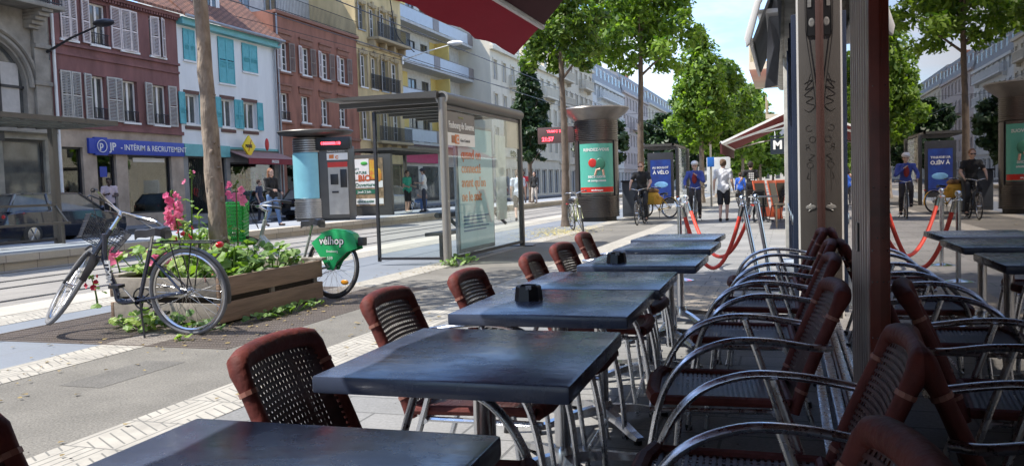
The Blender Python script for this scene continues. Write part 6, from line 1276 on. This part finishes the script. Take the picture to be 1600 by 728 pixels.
def remesh(b, vox, name, mt, par, smooth=2, fold=0):
    me = bpy.data.meshes.new('r'); me.from_pydata(b.v, [], b.f); o = bpy.data.objects.new('r', me); col.objects.link(o)
    bm = bmesh.new(); bm.from_mesh(me); bmesh.ops.remove_doubles(bm, verts=bm.verts, dist=1e-5); bmesh.ops.recalc_face_normals(bm, faces=bm.faces); bm.to_mesh(me); bm.free()
    r = o.modifiers.new('r', 'REMESH'); r.mode = 'VOXEL'; r.voxel_size = vox; s = o.modifiers.new('s', 'SMOOTH'); s.factor = .5; s.iterations = smooth
    dg = bpy.context.evaluated_depsgraph_get(); dg.update(); m2 = bpy.data.meshes.new_from_object(o.evaluated_get(dg)); bpy.data.objects.remove(o)
    if fold:
        n_ = len(m2.vertices); co = np.empty(n_*3); no = np.empty(n_*3); m2.vertices.foreach_get('co', co); m2.vertices.foreach_get('normal', no); co = co.reshape(-1, 3); no = no.reshape(-1, 3)
        x, y, z = co[:, 0]*31+par.location.x*3, co[:, 1]*31+par.location.y*2, co[:, 2]*22
        d = np.sin(x+1.7*np.sin(z*.8)+y*.6)*.5+np.sin(y*1.3-z*1.1+1.3*np.sin(x*.7))*.5+.4*np.sin(z*2.1+x*1.4+2*np.sin(y))
        m2.vertices.foreach_set('co', (co+no*(d*fold*.6)[:, None]).ravel())
    m2.materials.clear(); m2.materials.append(mt); m2.polygons.foreach_set('use_smooth', [True]*len(m2.polygons)); q = bpy.data.objects.new(name, m2); col.objects.link(q); q.parent = par; return q
def J0():
    return dict(pel=(0, 0, .95), wai=(0, 0, 1.10), che=(0, .01, 1.32), nek=(0, .01, 1.50), hd=(0, -.015, 1.64),
        shR=(-.185, .01, 1.43), shL=(.185, .01, 1.43), elR=(-.24, .02, 1.14), elL=(.24, .02, 1.14), haR=(-.25, -.08, .89), haL=(.25, -.08, .89),
        hiR=(-.09, 0, .92), hiL=(.09, 0, .92), knR=(-.10, -.02, .50), knL=(.10, -.02, .50), anR=(-.10, .02, .08), anL=(.10, .02, .08), toR=(-.115, -.15, .035), toL=(.115, -.15, .035))
def person(label, loc, rz, J=None, top=(.5, .5, .5), sleeve='short', bottom=(.03, .03, .04), legs='long', shoes=(.03, .03, .03), hair=(.05, .03, .02), hairlen=0, skin=None, h=1.76, hat=None, extras=None, vox=.0135, group=None, woman=False, mask=False, glasses=False):
    """faces -y before rz"""
    t = thing('person', label, 'person', loc, rz, group, h/1.76); j = J0(); j.update(J or {}); j = {k: Vector(v) for k, v in j.items()}; skin = skin or M_skin; sw = .92 if woman else 1
    cm = lambda c, nm: mat('%s_%d_%d_%d' % (nm, *[int(v*255) for v in c]), c, .85, var=.12, vs=9, bump=.25, bs=25)
    hd, nk = j['hd'], j['nek']; b = MB()
    capsule(b, hd+Vector((0, .012, .035)), hd+Vector((0, -.012, -.03)), .088, .066, flat=1.12); capsule(b, nk-Vector((0, 0, .03)), hd-Vector((0, -.01, .05)), .056, .052)
    b.ball(hd+Vector((0, -.100, -.012)), .016, (.8, 1.2, 1.5)); b.ball(hd+Vector((0, -.075, -.075)), .028, (1.1, 1, .8)); b.ball(hd+Vector((0, -.088, -.045)), .014, (1.7, .8, .6))
    for s in (-1, 1): b.ball(hd+Vector((.084*s, .01, -.005)), .02, (.5, 1, 1.5))
    def torso(bb, g): capsule(bb, j['pel'], j['wai'], .135*sw+g, .125*sw+g, flat=.72); capsule(bb, j['wai'], j['che'], .125*sw+g, .155*sw+g, flat=.66); capsule(bb, j['che'], j['nek']-Vector((0, 0, .07)), .155*sw+g, .10+g, flat=.66); capsule(bb, j['shR'], j['shL'], .062+g, .062+g, flat=.9, side=(0, 0, 1))
    torso(b, 0)
    for s in 'RL':
        capsule(b, j['sh'+s], j['el'+s], .050, .040); capsule(b, j['el'+s], j['ha'+s], .040, .026)
        d = (j['ha'+s]-j['el'+s]).normalized(); sd_ = Vector((1, 0, 0)) if abs(d.x) < .8 else Vector((0, 1, 0)); pm = j['ha'+s]+d*.045; w = d.cross(sd_).normalized()
        capsule(b, j['ha'+s], pm+d*.02, .028, .036, flat=.5, side=w)
        for i, (off, ln) in enumerate(((-.027, .062), (-.009, .072), (.009, .068), (.027, .055))):
            a = pm+w*off+d*.03; cdir = (d*.8+Vector((0, -.25, -.35))).normalized(); capsule(b, a, a+d*ln*.5, .011, .0105, n=8, m=3); capsule(b, a+d*ln*.5, a+d*ln*.5+cdir*ln*.5, .0105, .0095, n=8, m=3)
        capsule(b, j['ha'+s]+d*.02-w*.02, pm-w*.055+d*.012+Vector((0, -.01, 0)), .013, .011, n=8, m=3)
        capsule(b, j['hi'+s], j['kn'+s], .085, .058); capsule(b, j['kn'+s], j['an'+s], .056, .036); capsule(b, j['an'+s], j['to'+s], .036, .030)
    remesh(b, vox, 'body', skin, t)
    b = MB(); torso(b, .014)
    for s in 'RL':
        e = j['sh'+s].lerp(j['el'+s], .62) if sleeve == 'short' else j['el'+s]; capsule(b, j['sh'+s], e, .066, .058 if sleeve == 'short' else .052)
        if sleeve == 'long': capsule(b, j['el'+s], j['el'+s].lerp(j['ha'+s], .93), .052, .038)
    capsule(b, j['pel']+(j['pel']-j['wai']).normalized()*-.02, j['wai'], .166*sw, .146*sw, flat=.80, m=3); b.box(*[v for c_, w_ in ((j['pel'].x, .158*sw), (j['pel'].y, .122), (j['pel'].z+.03, .07)) for v in (c_-w_, c_+w_)])
    remesh(b, vox, 'shirt', cm(top, 'cloth'), t, 3, .011)
    b = MB(); capsule(b, j['pel']-Vector((0, 0, .02)), j['pel']+Vector((0, 0, .06)), .130*sw, .126*sw, flat=.72)
    for s in 'RL':
        if legs == 'long': capsule(b, j['hi'+s], j['kn'+s], .092, .072); capsule(b, j['kn'+s], j['an'+s]+Vector((0, 0, .02)), .070, .052)
        else: capsule(b, j['hi'+s], j['hi'+s].lerp(j['kn'+s], .92), .096, .084)
    remesh(b, vox, 'trousers' if legs == 'long' else 'shorts', cm(bottom, 'cloth'), t, 2, .009)
    for s in 'RL':
        b = MB(); d = j['to'+s]-j['an'+s]; capsule(b, j['an'+s]-Vector((0, 0, .035)), j['to'+s]+Vector((0, -.03, .005)), .046, .040, flat=.9); remesh(b, .011, 'shoe', cm(shoes, 'shoe'), t)
    b = MB(); hc = hd+Vector((0, .028, .055)); capsule(b, hc, hc+Vector((0, .012, -.03)), .096, .09, flat=1.05)
    if hairlen: capsule(b, hc+Vector((0, .03, 0)), hc+Vector((0, .07, -hairlen)), .092, .065, flat=.8); capsule(b, hc+Vector((-.06, .0, 0)), hc+Vector((-.075, .01, -hairlen*.8)), .04, .03); capsule(b, hc+Vector((.06, .0, 0)), hc+Vector((.075, .01, -hairlen*.8)), .04, .03)
    remesh(b, .012, 'hair', cm(hair, 'hair'), t, 1, .012)
    if hat: b = MB(); b.ball(hd+Vector((0, .02, .085)), .112, (1, 1.12, .75)); b.ball(hd+Vector((0, -.09, .075)), .07, (1, .9, .2)); remesh(b, .012, 'hat', cm(hat, 'hat'), t)
    e = MB()
    for s in (-1, 1): e.ball(hd+Vector((.032*s, -.086, .008)), .013, (1.3, .5, .7))
    e.build('eyes', M_black if True else M_white, t)
    if glasses: e = MB(); [e.ball(hd+Vector((.036*s, -.094, .008)), .026, (1.15, .35, .8)) for s in (-1, 1)]; e.box(-.08, .08, hd.y-.095, hd.y-.088, hd.z+.012, hd.z+.02); e.build('sunglasses', M_black, t)
    if mask: e = MB(); e.ball(hd+Vector((0, -.07, -.05)), .055, (1.1, .8, .9)); e.build('face_mask', mat('mask_blue', (.5, .62, .7), .8), t)
    return t, j
# walking man, seen from behind
person('man in white t-shirt and black shorts walking away on the pavement', (-1.74, 24.9, 0), PI, dict(hiR=(-.09, 0, .92), knR=(-.09, -.10, .52), anR=(-.08, -.02, .10), toR=(-.09, -.18, .06), knL=(.09, .02, .50), anL=(.085, .20, .12), toL=(.095, .06, .035), haR=(-.27, -.14, .93), haL=(.26, .05, .90), elL=(.25, .07, 1.15)), (.66, .66, .67), 'short', (.02, .02, .024), 'short', (.02, .02, .02), (.12, .07, .04), h=1.80)
# cyclists
def rider(dx=0):   # seated on a bicycle whose rear contact is the origin, facing -y
    return dict(pel=(0, .02, .98), wai=(0, -.03, 1.12), che=(0, -.10, 1.33), nek=(0, -.13, 1.50), hd=(0, -.17, 1.64), shR=(-.185, -.11, 1.43), shL=(.185, -.11, 1.43), elR=(-.29, -.22, 1.20), elL=(.29, -.22, 1.20), haR=(-.27, -.42, 1.07), haL=(.27, -.42, 1.07),
        hiR=(-.09, 0, .95), hiL=(.09, 0, .95), knR=(-.12, -.36, .76), knL=(.12, -.22, .58), anR=(-.12, -.24, .37), anL=(.13, -.12, .17), toR=(-.12, -.38, .34), toL=(.13, -.26, .11))
r1 = rider(); r1['haL'] = (.25, -.38, 1.07)
person('cyclist in black t-shirt and sunglasses riding towards the camera', (-4.05, 24.55, 0), R(-2), r1, (.012, .012, .014), 'short', (.02, .02, .024), 'long', (.02, .02, .02), (.25, .12, .06), h=1.80, glasses=True)
bicycle('black city bicycle ridden by the cyclist in sunglasses', (-4.05, 24.8, 0), R(-92), M_paint2, 1.0, style='diamond', fender=M_dark)
r2 = rider(); r2['haL'] = (.06, -.26, 1.36); r2['elL'] = (.27, -.22, 1.18)
person('cyclist in blue jacket and white cap with one hand at the chest', (-2.62, 25.6, 0), R(4), r2, (.06, .09, .35), 'long', (.06, .05, .05), 'long', (.02, .02, .02), (.1, .06, .04), h=1.78, hat=(.75, .75, .75))
b = MB(); b.ball((-2.62, 25.42, 1.30), .1, (.8, .6, 1.7)); bpy.data.objects['person.002']  # cyclist's dark red front panel follows
o = b.build('red_pullover', mat('pullover_red', (.3, .03, .03), .8)); pr_ = bpy.data.objects['person.002']; bpy.context.view_layer.update(); o.parent = pr_; o.matrix_parent_inverse = pr_.matrix_world.inverted()
bicycle('city bicycle ridden by the cyclist in the white cap', (-2.62, 25.85, 0), R(-86), M_greyp, 1.0, style='diamond', fender=M_dark, basket='wire')
# people on the platform and across the street
person('woman in black top and jeans walking on the platform holding back her hair', (-14.35, 20.9, .28), R(75), dict(knL=(.09, -.14, .52), anL=(.09, -.22, .09), toL=(.09, -.38, .05), knR=(-.09, .02, .5), anR=(-.09, .26, .12), toR=(-.09, .13, .035), elR=(-.24, -.05, 1.16), haR=(-.14, -.24, 1.12), haL=(.2, -.2, 1.05)), (.012, .012, .014), 'long', (.10, .18, .34), 'long', (.03, .02, .02), (.22, .10, .05), hairlen=.24, h=1.68, woman=True)
person('person in dark clothes with a backpack walking behind the woman in jeans', (-20.2, 28.6, .1), R(100), dict(knL=(.09, -.12, .52), anL=(.09, -.18, .09), toL=(.09, -.33, .05)), (.05, .06, .1), 'short', (.03, .03, .04), 'long', (.5, .5, .5), h=1.72)
person('man in pale pink t-shirt reading a phone in front of the recruitment shop', (-22.6, 23.25, .15), R(48), dict(elR=(-.25, -.03, 1.17), elL=(.25, -.03, 1.17), haR=(-.08, -.26, 1.22), haL=(.12, -.24, 1.16), hd=(0, -.04, 1.63)), (.62, .5, .52), 'short', (.015, .015, .018), 'long', (.4, .4, .4), (.01, .01, .01), skin=M_skind, h=1.82)
person('seated person in a red jacket cut off at the left edge', (-14.75, 11.35, .28), R(70), dict(pel=(0, 0, .52), wai=(0, -.02, .66), che=(0, -.06, .88), nek=(0, -.08, 1.06), hd=(0, -.12, 1.2), shR=(-.18, -.06, .99), shL=(.18, -.06, .99), elR=(-.23, -.1, .74), elL=(.23, -.1, .74), haR=(-.1, -.34, .66), haL=(.1, -.34, .66), hiR=(-.09, 0, .5), hiL=(.09, 0, .5), knR=(-.1, -.44, .52), knL=(.1, -.44, .52), anR=(-.1, -.42, .1), anL=(.1, -.42, .1), toR=(-.1, -.58, .04), toL=(.1, -.58, .04)), (.5, .03, .03), 'long', (.07, .03, .09), 'long', (.03, .02, .03), h=1.7)
person('young man in green t-shirt and black shorts standing under the mid shelter', (-15.15, 31.8, .28), R(75), dict(haR=(-.24, -.2, 1.1), haL=(.22, -.2, 1.1), anL=(.1, .1, .08), toL=(.115, -.05, .035)), (.04, .42, .28), 'short', (.02, .02, .025), 'short', (.5, .5, .5), (.05, .03, .02), h=1.74)
person('man in white shirt and dark cap with a face mask looking at his phone', (-14.3, 31.6, .28), R(-70), dict(elR=(-.25, -.03, 1.17), elL=(.25, -.03, 1.17), haR=(-.08, -.28, 1.2), haL=(.1, -.28, 1.2), hd=(0, -.045, 1.63)), (.7, .7, .7), 'short', (.03, .035, .06), 'long', (.03, .03, .03), h=1.80, hat=(.03, .03, .05), mask=True)
person('person in grey and blue crouching on the shelter seat in a pale cap', (-15.1, 32.7, .28), R(60), dict(pel=(0, 0, .50), wai=(0, -.06, .62), che=(0, -.18, .82), nek=(0, -.26, .97), hd=(0, -.34, 1.05), shR=(-.18, -.18, .92), shL=(.18, -.18, .92), elR=(-.22, -.34, .7), elL=(.22, -.34, .7), haR=(-.08, -.52, .62), haL=(.1, -.52, .62), hiR=(-.09, 0, .48), hiL=(.09, 0, .48), knR=(-.12, -.42, .5), knL=(.12, -.42, .5), anR=(-.1, -.40, .1), anL=(.1, -.40, .1), toR=(-.1, -.56, .04), toL=(.1, -.56, .04)), (.35, .34, .36), 'short', (.08, .16, .38), 'long', (.6, .6, .6), h=1.7, hat=(.55, .55, .5))
person('man in pale blue t-shirt and black shorts walking beyond the nearest shelter glass', (-8.9, 27.6, 0), PI+.3, dict(knR=(-.09, -.12, .52), anR=(-.08, -.05, .09), toR=(-.09, -.2, .05), anL=(.085, .2, .14), toL=(.095, .08, .04)), (.55, .62, .72), 'short', (.02, .02, .025), 'short', (.02, .02, .02), (.1, .06, .04), h=1.78)
person('person in red t-shirt walking on the far platform', (-14.0, 44.5, .28), R(10), dict(anL=(.09, -.15, .09), toL=(.09, -.3, .05), knL=(.09, -.12, .52)), (.55, .04, .05), 'short', (.04, .04, .05), 'long', (.05, .05, .05), skin=M_skind, h=1.76, vox=.018)
person('woman in black jacket and pale trousers beside the person in red', (-13.2, 43.9, .28), R(-10), dict(anR=(-.09, -.15, .09), toR=(-.09, -.3, .05), knR=(-.09, -.12, .52)), (.02, .02, .022), 'long', (.5, .45, .4), 'long', (.03, .03, .03), (.03, .02, .02), hairlen=.15, h=1.7, woman=True, vox=.018)
tt, _ = person('man in a black t-shirt with white printing seen from behind near the terrace boards', (-1.16, 29.8, 0), PI+.15, dict(haR=(-.26, -.2, 1.05), haL=(.34, -.16, 1.12), elL=(.3, 0, 1.2)), (.012, .012, .014), 'short', (.02, .02, .025), 'long', (.02, .02, .02), (.02, .012, .01), h=1.80)
for k, s_ in enumerate(('ROCK', 'FEST', '2019', 'LIVE')): b = MB()
b = MB()
for k in range(4):
    for q in range(3-(k == 3)): b.box(-.085+.06*q, -.04+.06*q, .135, .139, 1.36-.07*k, 1.40-.07*k)
b.build('shirt_print', M_white, tt, smooth=False)
person('small figure in bright blue carrying a bag far down the pavement', (-1.95, 38.5, 0), PI, None, (.03, .12, .55), 'long', (.05, .05, .06), 'long', (.03, .03, .03), h=1.5, vox=.018)
# ------------------------------------------------------------------ bluish terrace beyond: bistro table, stools, boards
t = thing('bistro_table', 'round grey bistro table on the right beyond the tilted rope stands', 'table', (-.62, 24.4, 0)); b = MB(); b.lathe([(0, .70), (.40, .70), (.41, .715), (.40, .73), (0, .73)], n=28); b.build('table_top', mat('grey_top', (.4, .39, .37), .5), t)
b = MB(); b.tube([(0, 0, .02), (0, 0, .7)], .03, 10); [b.tube([(0, 0, .12), (.3*math.cos(a), .3*math.sin(a), .02)], .018, 6) for a in (.5, 2.1, 3.6, 5.2)]; b.build('pedestal', M_iron, t)
def bchair(label, x, y, rz, sh=.45, mt=M_iron):
    t = thing('bistro_chair', label, 'chair', (x, y, 0), rz, 'dark chairs of the far terrace'); b = MB(); b.lathe([(0, sh-.02), (.19, sh-.02), (.2, sh-.005), (.19, sh), (0, sh)], n=20); b.build('seat', mt, t)
    for sx in (-1, 1):
        for sy in (-1, 1): b = MB(); b.tube([(.13*sx, .13*sy, sh), (.19*sx, .19*sy, 0)], .012, 6); b.build('leg', mt, t)
    b = MB(); b.tube(spline([(-.17, .12, sh), (-.19, .2, .72), (-.12, .23, .86), (.12, .23, .86), (.19, .2, .72), (.17, .12, sh)], 6), .013, 6); b.tube([(-.16, .215, .68), (.16, .215, .68)], .012, 6); b.box(-.14, .14, .21, .225, .72, .84); b.build('backrest', mt, t)
bchair('dark bistro chair left of the round grey table', -1.08, 24.0, 1.2); bchair('dark bistro chair right of the round grey table', -.22, 24.9, -1.0); bchair('dark bistro chair behind the round grey table', -.75, 25.4, 0.1); bchair('dark bistro chair on the far side of the terrace boards', -.95, 27.2, .6)
def aboard(label, x, y, rz, c):
    t = thing('menu_board', label, 'menu board', (x, y, 0), rz, 'menu boards of the far terrace', .88); 
    for s in (-1, 1):
        M = Matrix.Rotation(R(12)*s, 4, 'X'); b = MB(); b.box(-.32, .32, -.02, .02, 0, 1.35, Matrix.Translation((0, -.24*s*-1*-1, 0)) @ M); f = b.build('frame', c, t, bevel=.008)
        b = MB(); b.box(-.26, .26, -.028, .028, .35, 1.25, Matrix.Translation((0, -.24*s, 0)) @ M); b.build('chalk_panel', M_black, f, smooth=False)
aboard('orange-red framed menu board behind the round grey table', -.50, 27.6, .9, mat('board_orange', (.55, .10, .04), .6)); aboard('orange menu board closest to the wall on the right', -.02, 26.0, 1.2, mat('board_orange', (.55, .10, .04)))
t = thing('wooden_stool', 'small pale wooden stool against the wall on the right', 'stool', (-.08, 21.6, 0)); b = MB(); b.box(-.2, .2, -.16, .16, .56, .6); b.build('seat', mat('pale_wood', (.5, .36, .22), .7), t, bevel=.01)
for sx in (-1, 1):
    for sy in (-1, 1): b = MB(); b.box(sx*.16-.02, sx*.16+.02, sy*.12-.02, sy*.12+.02, 0, .56); b.build('leg', mat('pale_wood'), t, smooth=False)
# blue parking sign and pale post
t = thing('road_sign', 'small blue sign on a pale post beside the far shelter', 'sign', (-3.35, 40.0, 0)); b = MB(); b.tube([(0, 0, 0), (0, 0, 2.9)], .05, 10); b.build('post', M_shelter_l, t); b = MB(); b.box(-.16, .16, -.08, -.05, 1.85, 2.3); b.build('panel', mat('sign_bright_blue', (.02, .14, .5), .4), t, bevel=.01)
t = thing('advertising_panel', 'white panel in the street beyond the far shelter', 'sign', (-3.9, 52.0, 0)); b = MB(); b.box(-.7, .7, -.1, .1, .4, 2.6); b.build('panel', mat('panel_white', (.6, .62, .63), .5), t, bevel=.03); b = MB(); b.box(-.1, .1, -.08, .08, 0, .4); b.build('foot', M_dark, t, smooth=False)
# low walls, clutter inside the cafe
t = thing('wooden_cabinet', 'amber wooden cabinet dimly visible inside the cafe glass at the lower right', 'cabinet', (1.25, 4.1, 0)); b = MB(); b.box(-.25, .25, -.5, .5, 0, .72); b.build('body', mat('amber_wood', (.32, .20, .04), .5), t, bevel=.01); b = MB()
for k in range(3): b.box(-.262, -.25, -.44, .44, .06+.21*k, .23+.21*k)
b.build('drawer', mat('amber_wood'), t, bevel=.005)
bpy.context.view_layer.update()
